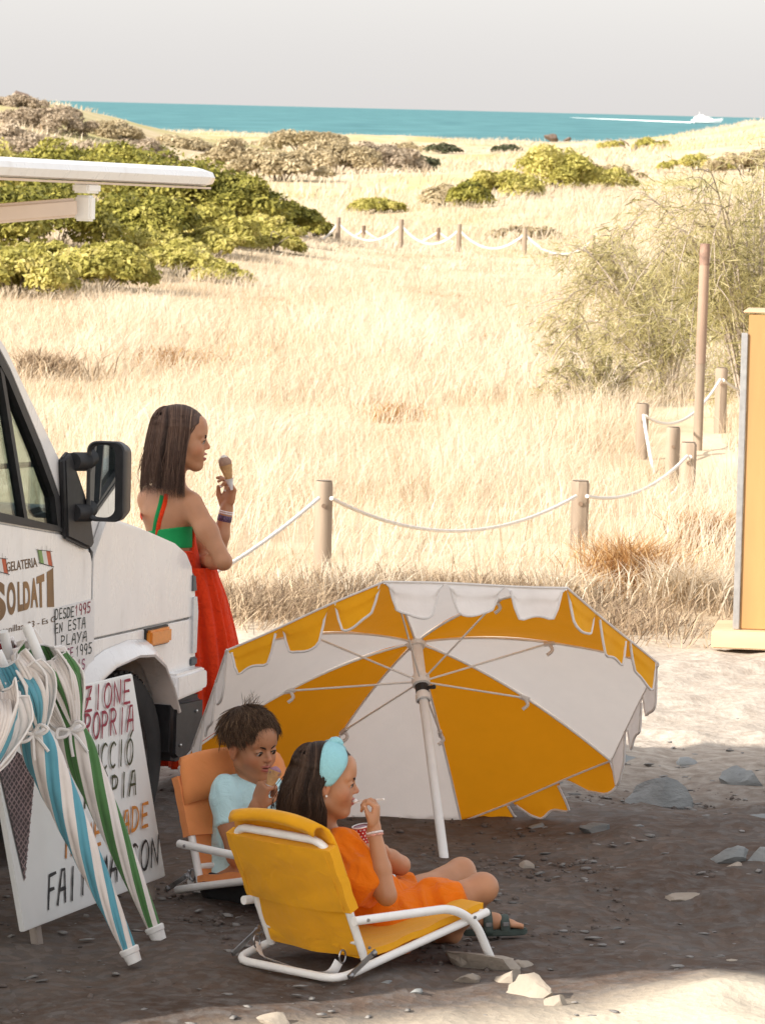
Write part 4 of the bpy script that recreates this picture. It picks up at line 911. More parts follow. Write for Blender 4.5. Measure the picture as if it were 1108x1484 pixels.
GREEN = leaf_mat('lentisk_leaves', [(0, (.070, .076, .015)), (.35, (.21, .20, .036)), (.8, (.38, .345, .078)), (1, (.50, .445, .14))], .25)
LIME = leaf_mat('lime_leaves', [(0, (.23, .215, .045)), (.5, (.47, .425, .11)), (1, (.64, .56, .23))], .38)
GREY = leaf_mat('grey_scrub', [(0, (.23, .17, .115)), (.5, (.41, .33, .235)), (1, (.56, .47, .35))], .35)
TAN = leaf_mat('tan_scrub', [(0, (.27, .20, .11)), (.5, (.46, .38, .23)), (1, (.60, .51, .34))], .35)
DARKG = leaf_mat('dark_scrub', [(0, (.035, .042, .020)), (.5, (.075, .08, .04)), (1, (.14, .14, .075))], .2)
BARK = mat('shrub_bark', (.19, .15, .115), .9, .3, 20, bump=.4, bscale=60)
_sid = [100]
def shrub(px, ybase, wpx, hpx, matl, label, group, nleaf=5200, leaf=.055, nlobe=26, depth=.9, D=None, name='shrub', sink=.0):
    _sid[0] += 1
    b = gp(px, ybase) if D is None else at(px, ybase, D)
    z = float(ground_z(b[0], b[1])) if D is None else b[2]
    s_ = b[1]/FPX; rx, h = wpx*s_*.5, hpx*s_*1.05; ry = rx*depth
    base = V(b[0], b[1], float(ground_z(b[0], b[1]))-sink)
    o = empty(name, base, label, 'shrub', group); g = np.random.default_rng(_sid[0])
    v, q, rnd = shrub_mesh(name, _sid[0], rx, ry, h, nlobe, nleaf, leaf, matl)
    fast_mesh('crown', v+base, q, matl, o, attr={'rnd': rnd})
    m_ = twig_cage(g, rx, ry, h, 7, .012*s_*100); m_.v = [x+base for x in m_.v]; m_.build('stem', BARK, o)
    return o
GRP = 'green shrubs of the thicket beyond the van'
for i, (px, yb, w, h, m_, nl, lb) in enumerate([
    (-20, 428, 150, 50, LIME, 4200, 'lime mat at the picture edge between the two rows of shrubs'), (65, 426, 150, 46, LIME, 4200, 'second lime mat from the picture edge between the rows'), (150, 424, 150, 46, LIME, 4200, 'lime mat below the awning bracket between the rows'), (235, 410, 140, 40, LIME, 4000, 'lime mat in front of the middle of the thicket'), (310, 402, 130, 34, LIME, 3600, 'lime mat at the right foot of the thicket'), (390, 392, 100, 24, LIME, 2600, 'smallest lime mat at the right foot of the thicket'),
    (-30, 415, 170, 105, GREEN, 6500, 'green shrub at the far left edge of the thicket below the awning arm'),
    (75, 408, 190, 92, GREEN, 7500, 'broad green shrub right below the end of the awning arm'),
    (175, 352, 150, 82, GREEN, 6500, 'dark green shrub behind the awning bracket'),
    (245, 366, 165, 88, GREEN, 7500, 'tall dense green shrub in the middle of the thicket'),
    (335, 368, 150, 75, GREEN, 6500, 'rounded green shrub in the right half of the thicket'),
    (405, 364, 110, 46, GREEN, 4200, 'low dark green shrub near the thin right end of the thicket'),
    (452, 360, 70, 26, GREEN, 2400, 'smallest green shrub ending the thicket on the right'),
    (30, 318, 190, 70, DARKG, 6500, 'dark shrub seen below the awning bar'),
    (120, 325, 130, 60, LIME, 4500, 'yellow green shrub showing just under the awning bar'),
    (20, 442, 190, 62, LIME, 6500, 'lime green low shrub in the front left of the thicket'),
    (140, 436, 190, 62, LIME, 6500, 'lime green low shrub in front of the broad green one'),
    (95, 375, 190, 80, GREEN, 6500, 'deep green shrub just behind the broad one'), (205, 400, 170, 70, GREEN, 6000, 'green shrub between the broad one and the tall dense one'), (300, 392, 150, 46, LIME, 4500, 'yellow green shrub in front of the rounded one'), (380, 380, 120, 30, LIME, 3200, 'low yellow green shrub in front of the thin right end'), (-40, 380, 150, 90, LIME, 5000, 'lime shrub at the picture edge behind the far left green one'),
    (255, 420, 150, 42, LIME, 4500, 'flat yellowish shrub spreading in front of the tall dense one'),
    (320, 425, 90, 26, LIME, 2400, 'small flat yellowish shrub at the front right of the thicket')]):
    shrub(px, yb, w, h, m_, lb, GRP, nleaf=int(nl*1.35), leaf=.047, nlobe=34)
shrub(250, 382, 70, 20, TAN, 'dry pinkish tan clump in front of the tall dense green shrub', None, 1800, .045, 12)
GM = 'shrubs scattered in the middle of the field'
for px, yb, w, h, m_, nl, lb in [
    (795, 312, 130, 62, LIME, 5200, 'largest lime green mound in the middle distance right of centre'),
    (725, 318, 120, 42, LIME, 4200, 'lime mound joined to the largest one on its sunny side'),
    (678, 322, 60, 34, GREEN, 2400, 'small dark green shrub at the near end of the lime mounds'),
    (640, 318, 70, 30, TAN, 2000, 'tan bush beside the small dark green shrub'),
    (870, 305, 100, 40, LIME, 3000, 'pale lime shrub between the largest mound and the feathery bushes'),
    (545, 318, 90, 22, LIME, 2200, 'low yellowish shrub just behind the far rope fence'),
    (760, 350, 120, 16, TAN, 1800, 'thin tan strip of scrub in front of the largest lime mound')]:
    shrub(px, yb, w, h, m_, lb, GM, int(nl*1.3), .063, 24)
GB = 'dry bushes towards the shore'
for px, yb, w, h, m_, nl, lb in [
    (400, 272, 170, 42, TAN, 4200, 'broad tan bush above the end of the awning bar'), (335, 262, 90, 40, TAN, 2600, 'tan bush touching the tip of the awning bar'),
    (485, 262, 150, 44, TAN, 4200, 'grey brown bush left of centre before the sea'), (555, 262, 130, 42, GREY, 3600, 'grey brown bush at the centre before the sea'),
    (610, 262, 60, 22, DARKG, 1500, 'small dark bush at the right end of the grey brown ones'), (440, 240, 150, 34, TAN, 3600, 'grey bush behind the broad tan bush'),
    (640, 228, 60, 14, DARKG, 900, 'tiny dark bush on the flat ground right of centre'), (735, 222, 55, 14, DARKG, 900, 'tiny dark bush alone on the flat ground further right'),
    (590, 222, 120, 20, TAN, 1500, 'low tan bush nearest the shore at the centre'), (320, 215, 200, 20, TAN, 2200, 'long low tan scrub along the shore on the left')]:
    shrub(px, yb, w, h, m_, lb, GB, int(nl*1.7), .078, 28)
GH = 'scrub on the hill at the left'
for px, yb, w, h, D, m_, nl, lb in [
    (25, 250, 190, 55, 150, GREY, 5000, 'grey scrub low on the hill just above the awning bar'), (120, 250, 170, 50, 150, GREY, 4500, 'grey brown scrub on the hill foot above the awning bar'),
    (200, 245, 130, 42, 160, GREY, 3600, 'grey brown scrub on the right foot of the hill'), (60, 215, 180, 45, 168, GREY, 4500, 'brown scrub halfway up the hill'), (150, 215, 120, 35, 172, TAN, 3200, 'tan scrub on the shoulder of the hill'),
    (147, 186, 36, 20, 176, DARKG, 1200, 'small blue grey bush on the skyline of the hill'), (20, 190, 110, 30, 178, GREY, 2800, 'grey scrub below the dark rocks of the hill'), (255, 225, 110, 30, 175, TAN, 2400, 'tan scrub where the hill runs out to the shore'),
    (90, 185, 60, 20, 180, GREY, 1500, 'small grey scrub beside the rocks on the hill')]:
    shrub(px, yb, w, h*.92, m_, lb, GH, int(nl*1.9), .066, 34, D=D, sink=.3)
GRH = 'low scrub on the slope at the right'
for px, yb, w, h, m_, nl, lb in [(1010, 252, 130, 22, LIME, 2200, 'yellowish low scrub on the slope above the feathery bushes'), (920, 232, 130, 18, LIME, 2000, 'yellowish low scrub at the foot of the right slope'), (1080, 268, 120, 34, TAN, 2200, 'tan scrub on the slope above the kiosk'), (880, 262, 120, 20, TAN, 1800, 'tan scrub beyond the largest lime mound')]:
    shrub(px, yb, w, h, m_, lb, GRH, int(nl*1.2), .095, 18)

# tamarisk like bushes at the right: arching bare twigs hung with feathery sprays
FEATHER = leaf_mat('feathery_sprays', [(0, (.22, .20, .07)), (.3, (.44, .40, .17)), (.7, (.62, .555, .29)), (1, (.72, .65, .42))], .55)
FEATHER_D = leaf_mat('feathery_sprays_dark', [(0, (.06, .06, .02)), (.5, (.15, .13, .05)), (1, (.30, .25, .11))], .3)
TWIG = mat('grey_twigs', (.36, .30, .245), .9, .25, 20)
def tamarisk(px, ybase, wpx, hpx, D, nbranch, nspray, label, lean=-.3, dark=.2, seed=1, low=0.0, ground=True):
    g = np.random.default_rng(seed); b = at(px, ybase, D); s_ = D/FPX; rx, h = wpx*s_*.5, hpx*s_; base = V(b[0], b[1], float(ground_z(b[0], b[1]))-.05 if ground else b[2])
    o = empty('tamarisk_bush', base, label, 'bush', 'feathery bushes behind the tall pole')
    tw = MB(); tips = []
    for i in range(nbranch):
        a = g.uniform(0, 2*np.pi); e = g.uniform(.15, 1.0)**.8; out = V(math.cos(a)*rx*g.uniform(.35, 1.05)+lean*rx*.4, math.sin(a)*rx*.7*g.uniform(.3, 1), 0)
        p1 = base+out*.35+V(0, 0, h*.55*e); p2 = base+out*.8+V(0, 0, h*(.95*e)); p3 = base+out*1.05+V(0, 0, h*(.95*e-.08-low*g.random()))
        P = spline([base+out*.06, p1, p2, p3], 7); tw.tube(P, np.linspace(.013, .003, len(P)), 5, cap=False)
        for k in range(6, len(P)):
            tips.append((P[k], unit(P[k]-P[k-1])))
            if g.random() < .5:
                d = unit(unit(P[k]-P[k-1])+g.normal(0, .6, 3)); L = h*g.uniform(.08, .22); Q_ = spline([P[k], P[k]+d*L*.6, P[k]+d*L+V(0, 0, -L*.25)], 4)
                tw.tube(Q_, np.linspace(.006, .002, len(Q_)), 4, cap=False); tips += [(x, d) for x in Q_[2:]]
    tw.build('stem', TWIG, o, angle=0, recalc=False)
    tp_ = np.array([t[0] for t in tips]); td = np.array([t[1] for t in tips])
    for nm, matl, frac in (('spray', FEATHER, 1-dark), ('dark_spray', FEATHER_D, dark)):
        n = int(nspray*frac); grp = g.random(len(tp_)) < (dark if nm == 'dark_spray' else 1.0); pool = np.where(grp)[0]
        if n < 10 or len(pool) < 2: continue
        i = pool[g.integers(0, len(pool), n)]; c = tp_[i]+g.normal(0, .036*h, (n, 3)); d = td[i]*.7+g.normal(0, .55, (n, 3))+np.array([0, 0, -.05]); d /= np.linalg.norm(d, axis=1)[:, None]
        L = g.uniform(.05, .13, n)[:, None]*(h/1.6)**.5; side = np.cross(d, g.standard_normal((n, 3))); side /= np.linalg.norm(side, axis=1)[:, None]; w = g.uniform(.0012, .0034, n)[:, None]
        v = np.stack([c-side*w, c+side*w, c+d*L*.6+side*w+np.array([0, 0, -.01]), c+d*L-np.array([0, 0, 1])*L*.18], 1).reshape(-1, 3); q = np.arange(n*4).reshape(-1, 4)
        tone = vnoise(c[:, 0]*3.5, c[:, 1]*3.5, c[:, 2]*3.5)*.35
        fast_mesh(nm, v, q, matl, o, attr={'rnd': np.repeat(np.clip(.5+tone+.2*g.standard_normal(n), 0, 1), 4)})
    return o
tamarisk(1090, 640, 340, 400, 38.5, 32, 19000, 'tallest feathery bush rising behind the kiosk', seed=4, dark=.18)
tamarisk(965, 600, 270, 270, 41.5, 22, 10500, 'feathery bush with bare grey twigs left of the tall pole', seed=9, dark=.15)
tamarisk(985, 500, 200, 190, 50, 30, 11000, 'brownish feathery bush behind the top of the tall pole', seed=14, dark=.45)
tamarisk(870, 585, 200, 95, 40.5, 24, 7000, 'low feathery bush drooping into the grass furthest from the kiosk', seed=21, dark=.35, low=.3)
tamarisk(875, 500, 170, 110, 45, 20, 3600, 'thin pale bush between the drooping bush and the far fence', seed=27, dark=.12)
tamarisk(1070, 480, 220, 170, 54, 30, 11000, 'pale yellow feathery bush behind the tallest one', seed=33, dark=.1)
tamarisk(930, 380, 110, 85, 60, 22, 5000, 'small brown twiggy bush beyond the thin pale one', seed=37, dark=.4)

# ------------------------------------------------------------------ rocks
def rock_mesh(seed, flat=.5, sub=3, jag=.8, facets=16):
    import bmesh
    bm = bmesh.new(); bmesh.ops.create_icosphere(bm, subdivisions=sub, radius=1); g = np.random.default_rng(seed)
    v = np.array([x.co[:] for x in bm.verts]); f = [[q.index for q in p.verts] for p in bm.faces]; bm.free()
    for _ in range(facets):      # chop flat facets as slate splits
        n = g.standard_normal(3); n[2] *= 1.6; n /= np.linalg.norm(n); d = g.uniform(.30, .80); k = v@n; over = np.clip(k-d, 0, None); v = v-over[:, None]*n*.95
    v = v*(1+jag*.18*fbm(v[:, 0]*2+seed, v[:, 1]*2, v[:, 2]*3, 3))[:, None]; v[:, 2] *= flat
    v[:, 2] += .03*np.round(v[:, 2]*7)/7
    return v, f
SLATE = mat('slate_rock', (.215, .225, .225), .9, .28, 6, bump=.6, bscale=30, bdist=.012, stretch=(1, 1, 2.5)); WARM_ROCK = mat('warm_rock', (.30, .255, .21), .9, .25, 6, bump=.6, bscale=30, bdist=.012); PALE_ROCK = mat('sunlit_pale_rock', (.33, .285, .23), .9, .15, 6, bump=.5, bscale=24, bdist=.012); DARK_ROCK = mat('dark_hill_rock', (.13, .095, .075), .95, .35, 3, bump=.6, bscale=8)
def rock(px, py, wpx, hpx, matl, label, seed, D=None, rot=None, sink=.35, name='rock', group=None, depth=.8):
    b = gp(px, py) if D is None else at(px, py, D); s_ = b[1]/FPX; w, h = wpx*s_*.5, hpx*s_
    v, f = rock_mesh(seed); a = rot if rot is not None else seed*.7; c_, n_ = math.cos(a), math.sin(a)
    x = v[:, 0]*c_-v[:, 1]*n_; y = v[:, 0]*n_+v[:, 1]*c_; v = np.column_stack([x*w/np.abs(x).max(), y*w*depth, v[:, 2]/np.abs(v[:, 2]).max()*h*.75])
    z = float(ground_z(b[0], b[1])) if D is None else b[2]
    m_ = MB(); m_.add(v+V(b[0], b[1], z+h*(.5-sink)), f); o = m_.build(name, matl, None, angle=28); tag(o, label, 'rock', group)
    return o
GR = 'slate rocks lying in the shade at the right'
for px, py, w, h, m_, lb, sd in [
    (945, 1158, 120, 62, SLATE, 'largest grey slate rock, in the shade at the right', 3), (1075, 1130, 70, 40, SLATE, 'grey rock right of and behind the largest slate rock', 8), (868, 1215, 60, 22, SLATE, 'flat bluish slab in front of the largest rock', 5),
    (925, 1216, 40, 18, SLATE, 'flat bluish slab touching the first slab', 6), (1045, 1262, 76, 40, SLATE, 'smooth blue grey boulder near the right edge of the picture', 12), (1060, 1270, 34, 18, WARM_ROCK, 'small tan stone leaning on the smooth blue grey boulder', 13),
    (1100, 1265, 60, 38, SLATE, 'blue grey boulder cut off by the right edge of the picture', 19), (900, 1098, 52, 24, SLATE, 'bluish rock near the edge of the shade', 17), (830, 1118, 46, 22, SLATE, 'low grey rock behind the drooping parasol flaps', 22), (800, 1128, 30, 12, SLATE, 'small flat chip close to the parasol flaps', 23),
    (1000, 1100, 50, 18, SLATE, 'thin slab between the two rear grey rocks', 25), (765, 1262, 32, 16, WARM_ROCK, 'small brown stone right of the parasol pole', 26), (1000, 1305, 90, 20, WARM_ROCK, 'long flat brown slab below the smooth boulder', 27), (905, 1270, 34, 12, SLATE, 'small slate chip in the bare middle of the shade', 29), (780, 1200, 40, 12, SLATE, 'thin chip on the bare soil below the parasol rim', 31), (1085, 1195, 60, 20, SLATE, 'flat slab near the right edge above the boulders', 35)]:
    rock(px, py, w, h, m_, lb, sd, group=GR, sink=.5)
GF = 'stones around the feet of the seated girl'
for px, py, w, h, m_, lb, sd in [(690, 1398, 130, 36, WARM_ROCK, 'broad flat brown rock under the armrest foot of the yellow chair', 41), (757, 1395, 56, 30, WARM_ROCK, 'brown rock beside the sandal of the seated girl', 42), (672, 1418, 50, 18, WARM_ROCK, 'small slab in front of the broad flat rock', 43), (560, 1428, 34, 12, SLATE, 'thin chip below the rail of the yellow chair', 44), (600, 1436, 26, 10, SLATE, 'tiny chip below the yellow chair', 45)]:
    rock(px, py, w, h, m_, lb, sd, group=GF, sink=.45)
GS = 'pale rocks in the sunlit foreground'
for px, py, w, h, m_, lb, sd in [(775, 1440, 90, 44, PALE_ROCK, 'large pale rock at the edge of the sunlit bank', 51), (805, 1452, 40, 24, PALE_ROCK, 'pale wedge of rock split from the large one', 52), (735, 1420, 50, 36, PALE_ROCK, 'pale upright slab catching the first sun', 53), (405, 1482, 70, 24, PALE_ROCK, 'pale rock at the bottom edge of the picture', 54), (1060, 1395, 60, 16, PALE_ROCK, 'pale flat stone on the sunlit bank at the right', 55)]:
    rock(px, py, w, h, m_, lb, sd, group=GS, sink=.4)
GHR = 'dark rocks on the hill'
for px, py, w, h, lb, sd in [(15, 184, 76, 56, 'largest dark brown rock on the hill top', 61), (52, 186, 50, 42, 'dark rock second from the hill top', 62), (74, 188, 30, 34, 'smaller dark rock at the end of the hill top rocks', 63), (182, 192, 24, 12, 'lone dark rock where the hill meets the sea', 64)]:
    rock(px, py, w, h, DARK_ROCK, lb, sd, D=185, group=GHR, sink=.3)
for px, py, w, h, lb, sd in [(800, 203, 26, 10, 'black rock at the water edge below the boat', 66), (822, 204, 16, 6, 'smaller black rock beside the one at the water edge', 67), (947, 207, 20, 8, 'black rock at the foot of the right slope by the water', 68), (800, 203, 10, 6, 'tiny black rock by the water', 69)][:3]:
    rock(px, py, w, h, DARK_ROCK, lb, sd, D=405, sink=.3, group='black rocks at the water edge')
# loose chips and pebbles nobody could count
chips = MB(); g = np.random.default_rng(77); base_, fac_ = rock_mesh(5, .35, 1, .3, 5)
N = 2800; cy_ = g.uniform(12.6, 22, N); cx_ = g.uniform(-1.4, 1.9, N)*(cy_/16); dens = np.clip(.35+.9*fbm(cx_*1.4, cy_*1.1, 3, 3)+.35*(cx_ > .6), .02, 1); keep = g.random(N) < dens; cx_, cy_ = cx_[keep], cy_[keep]
cx2 = g.uniform(.45, 1.9, 900); cy2 = 17.2+g.normal(0, 1.3, 900); ok2 = fbm(cx2*2.1, cy2*1.6, 11, 3) > -.05; nx2 = int(ok2.sum()); cx_ = np.concatenate([cx_, cx2[ok2]]); cy_ = np.concatenate([cy_, np.clip(cy2[ok2], 14.6, 19)])
sz = .0035+.017*g.random(len(cx_))**4; sz[len(sz)-nx2:] = .006+.018*g.random(nx2)**2; an = g.uniform(0, 6.28, len(cx_)); cz_ = ground_z(cx_, cy_)
vv = []; ff = []; nb = len(base_); fa = np.array(fac_)
for i in range(len(cx_)):
    c_, n_ = math.cos(an[i]), math.sin(an[i]); w = base_*sz[i]*np.array([1+g.random(), 1, .8])
    vv.append(np.column_stack([w[:, 0]*c_-w[:, 1]*n_+cx_[i], w[:, 0]*n_+w[:, 1]*c_+cy_[i], w[:, 2]+cz_[i]+.004+.3*sz[i]])); ff.append(fa+i*nb)
pb = fast_mesh('pebbles', np.vstack(vv), np.vstack(ff), mat('pebble_slate', (.20, .19, .18), .9, .5, 3, bump=.3), smooth=False); tag(pb, 'loose slate chips scattered over the dirt', 'pebbles', kind='stuff')

N = 9000; cy_ = g.uniform(12.4, 18.4, N); cx_ = g.uniform(-1.5, 2.0, N)*(cy_/16); keep = g.random(N) < np.clip(.4+1.1*fbm(cx_*1.9+7, cy_*1.5, 6, 3), .03, 1); keep &= cy_-.62*cx_ > 14.0; cx_, cy_ = cx_[keep], cy_[keep]; M_n = len(cx_)
base_, fac_ = rock_mesh(9, .7, 1, .5, 4); nb = len(base_); fa = np.array(fac_); sz = .003+.009*g.random(M_n)**3; an = g.uniform(0, 6.28, M_n); cz_ = ground_z(cx_, cy_)
w = base_[None]*sz[:, None, None]*(1+.6*g.random((M_n, 1, 3))); c_, n_ = np.cos(an)[:, None], np.sin(an)[:, None]
vv = np.stack([w[:, :, 0]*c_-w[:, :, 1]*n_+cx_[:, None], w[:, :, 0]*n_+w[:, :, 1]*c_+cy_[:, None], w[:, :, 2]+(cz_+.006)[:, None]], -1).reshape(-1, 3); ff = (fa[None]+(np.arange(M_n)*nb)[:, None, None]).reshape(-1, 3)
tag(fast_mesh('dirt_crumbs', vv, ff, mat('soil_crumb', (.115, .092, .080), .95, .45, 4, bump=.3)), 'small crumbs of brown earth over the shaded ground', 'dirt', kind='stuff')

# ------------------------------------------------------------------ boat far out with its wake
BOAT_W = mat('boat_white', (.82, .81, .80), .35, .03, .2); BOAT_D = mat('boat_window', (.10, .12, .14), .2, .1, .2)
bo = at(1022, 178.0, 4300); bo[2] = -4.0; boat = empty('motor_yacht', bo, 'white motor yacht on the sea near the right slope', 'boat')
m_ = MB(); secs = []
for x, hw, zk, zd in ((-13, 3.0, .2, 3.2), (-6, 3.3, 0, 3.3), (2, 3.2, 0, 3.6), (9, 2.0, .3, 4.3), (13, .7, 1.5, 4.9), (15, .05, 3.8, 5.2)):
    secs.append([bo+V(x, -hw, zd), bo+V(x, -hw*.85, zk+.9), bo+V(x, 0, zk-.6), bo+V(x, hw*.85, zk+.9), bo+V(x, hw, zd)])
m_.grid(np.array(secs)); m_.grid(np.array([[s_[0], s_[4]] for s_ in secs])); m_.add(secs[0], [(0, 1, 2, 3, 4)]); m_.build('hull', BOAT_W, boat)
MB().prism([bo+V(x, -2.4, z) for x, z in ((-11, 3.3), (7, 3.7), (3.5, 5.6), (-1, 6.4), (-9, 6.2), (-11.5, 4.4))], V(0, 4.8, 0)).build('cabin', BOAT_W, boat, bevel=.2)
MB().prism([bo+V(x, -2.46, z) for x, z in ((-7, 4.5), (4.6, 4.5), (3.6, 5.2), (-7, 5.2))], V(0, 4.92, 0)).build('window_band', BOAT_D, boat, smooth=False)
MB().prism([bo+V(x, -1.6, z) for x, z in ((-7, 6.3), (-1.5, 6.4), (-2.6, 7.6), (-6.6, 7.6))], V(0, 3.2, 0)).build('flybridge', BOAT_W, boat, bevel=.15)
mast = MB(); mast.tube([bo+V(-5.5, 0, 7.4), bo+V(-6.2, 0, 10.2)], .16, 6); mast.build('mast', BOAT_W, boat)
FOAM = mat('wake_foam', (.86, .86, .84), .9, .04, .05); wk = []
w_end = gp(826, 170.6, -4.0); w_start = bo+V(-11, 0, 0)
for t in np.linspace(0, 1, 60):
    c_ = w_start+(w_end-w_start)*t; wd = (3+10*t)*(1+.35*math.sin(t*47)+.3*math.sin(t*113)); wk.append([V(c_[0], c_[1]-wd*4.5, -3.9), V(c_[0], c_[1]-wd*2, -3.9+.8*(1-t)+.2), V(c_[0], c_[1]+wd*2, -3.9+.6*(1-t)+.2), V(c_[0], c_[1]+wd*4.5, -3.9)])
tag(MB().grid(np.array(wk)).build('wake_foam', FOAM, recalc=False), 'white foam wake trailing behind the yacht', 'foam', kind='stuff')
# ------------------------------------------------------------------ bodies: smooth unions of tapered forms, skinned into one continuous surface
class Form:
    def __init__(s): s.p = []
    def cap(s, a, b, r1, r2, k=.02):
        a, b = np.asarray(a, float), np.asarray(b, float); rm = max(r1, r2)
        s.p.append(('cap', (a, b, r1, r2), np.minimum(a, b)-rm, np.maximum(a, b)+rm, k, 1)); return s
    def chain(s, pts, rs, k=.02):
        for i in range(len(pts)-1): s.cap(pts[i], pts[i+1], rs[i], rs[i+1], k)
        return s
    def ell(s, c, r, A=np.eye(3), k=.02, sub=False):
        c, r, A = np.asarray(c, float), np.asarray(r, float), np.asarray(A, float)
        ext = np.sqrt(((A*r[:, None])**2).sum(0)); s.p.append(('ell', (c, r, A), c-ext, c+ext, k, -1 if sub else 1)); return s
    def copy(s, grow=0.0):
        q = Form()
        for t, a, lo, hi, k, sg in s.p:
            if t == 'cap': q.cap(a[0], a[1], a[2]+grow, a[3]+grow, k)
            else: q.ell(a[0], a[1]+grow, a[2], k, sg < 0)
        return q
    def mesh(s, h, fine=(), post=None, pad=.02):
        lo = np.min([p[2] for p in s.p if p[5] > 0], 0)-pad; hi = np.max([p[3] for p in s.p if p[5] > 0], 0)+pad; ax = []
        for d in range(3):
            x = lo[d]; out = [x]
            while x < hi[d]:
                st = h
                for flo, fhi, fh in fine:
                    if flo[d]-.01 <= x <= fhi[d]+.01: st = min(st, fh)
                x += st; out.append(x)
            ax.append(np.array(out))
        F = np.full([len(a) for a in ax], 1.0, np.float32)
        for t, a, plo, phi, k, sg in s.p:
            m = k+.035; sl = tuple(slice(max(0, np.searchsorted(ax[d], plo[d]-m)-1), np.searchsorted(ax[d], phi[d]+m)+1) for d in range(3))
            X, Y, Z = [ax[d][sl[d]].astype(np.float32) for d in range(3)]; X = X[:, None, None]; Y = Y[None, :, None]; Z = Z[None, None, :]
            if t == 'cap':
                A, B, r1, r2 = a; d_ = B-A; L = d_@d_+1e-12
                tt = np.clip(((X-A[0])*d_[0]+(Y-A[1])*d_[1]+(Z-A[2])*d_[2])/L, 0, 1)
                v = np.sqrt((X-A[0]-tt*d_[0])**2+(Y-A[1]-tt*d_[1])**2+(Z-A[2]-tt*d_[2])**2)-(r1+(r2-r1)*tt)
            else:
                c, r, M = a; q = [(X-c[0])*M[i][0]+(Y-c[1])*M[i][1]+(Z-c[2])*M[i][2] for i in range(3)]
                k0 = np.sqrt(sum((q[i]/r[i])**2 for i in range(3)))+1e-6; k1 = np.sqrt(sum((q[i]/r[i]**2)**2 for i in range(3)))+1e-6; v = k0*(k0-1)/k1
            G = F[sl]
            if sg > 0: hh = np.clip(.5+.5*(v-G)/k, 0, 1); F[sl] = v+(G-v)*hh-k*hh*(1-hh)
            else: hh = np.clip(.5-.5*(-v-G)/k, 0, 1); F[sl] = (-v)+(G+v)*hh+k*hh*(1-hh)
        if post is not None: F = post(F, ax[0][:, None, None], ax[1][None, :, None], ax[2][None, None, :]).astype(np.float32)
        return nets(F, ax)
def nets(F, ax):
    S = F < 0; n = F.shape; cs = [(i, j, k) for i in (0, 1) for j in (0, 1) for k in (0, 1)]
    sl = lambda c: tuple(slice(c[d], n[d]-1+c[d]) for d in range(3))
    cnt = sum(S[sl(c)].astype(np.int8) for c in cs); act = np.argwhere((cnt > 0) & (cnt < 8)); idx = np.full([x-1 for x in n], -1, np.int32); idx[tuple(act.T)] = np.arange(len(act))
    val = {c: F[act[:, 0]+c[0], act[:, 1]+c[1], act[:, 2]+c[2]] for c in cs}; acc = np.zeros((len(act), 3)); num = np.zeros(len(act))
    for c in cs:
        for d in range(3):
            if c[d] == 0:
                e = list(c); e[d] = 1; a, b = val[c], val[tuple(e)]; m = (a < 0) != (b < 0); t = np.where(m, a/np.where(m, a-b, 1), 0)
                p = np.tile(np.array(c, float), (len(act), 1)); p[:, d] += t; acc += p*m[:, None]; num += m
    P = act+acc/num[:, None]; V_ = np.column_stack([np.interp(P[:, d], np.arange(n[d]), ax[d]) for d in range(3)]); quads = []
    for d in range(3):
        a = [slice(None)]*3; b = [slice(None)]*3; a[d] = slice(0, n[d]-1); b[d] = slice(1, n[d]); u, w = (d+1) % 3, (d+2) % 3
        ch = np.argwhere(S[tuple(a)] != S[tuple(b)]); ch = ch[(ch[:, u] > 0) & (ch[:, w] > 0) & (ch[:, u] < n[u]-1) & (ch[:, w] < n[w]-1)]
        def cell(du, dw): q = ch.copy(); q[:, u] -= du; q[:, w] -= dw; return idx[tuple(q.T)]
        q = np.stack([cell(1, 1), cell(0, 1), cell(0, 0), cell(1, 0)], 1); inside = S[tuple(ch.T)]; q[~inside] = q[~inside][:, ::-1]; quads.append(q)
    q = np.vstack(quads); return V_, q[(q >= 0).all(1)]
def lap(v, q, it=1, w=.5):
    for _ in range(it):
        acc = np.zeros_like(v); num = np.zeros(len(v))
        for i in range(4): np.add.at(acc, q[:, i], v[q[:, (i+1) % 4]]+v[q[:, (i-1) % 4]]); np.add.at(num, q[:, i], 2)
        v = v*(1-w)+acc/np.maximum(num, 1)[:, None]*w
    return v
class Frame:
    def __init__(s, c, fwd, up=(0, 0, 1), sc=1.0):
        s.c = np.asarray(c, float); s.f = unit(fwd); s.l = unit(np.cross(up, s.f)); s.u = np.cross(s.f, s.l); s.s = sc; s.A = np.array([s.f, s.l, s.u])
    def __call__(s, x, y, z): return s.c+s.s*(x*s.f+y*s.l+z*s.u)
    def many(s, P): return s.c+s.s*(np.asarray(P) @ s.A)
    def inv(s, P): return (np.asarray(P)-s.c) @ s.A.T/s.s
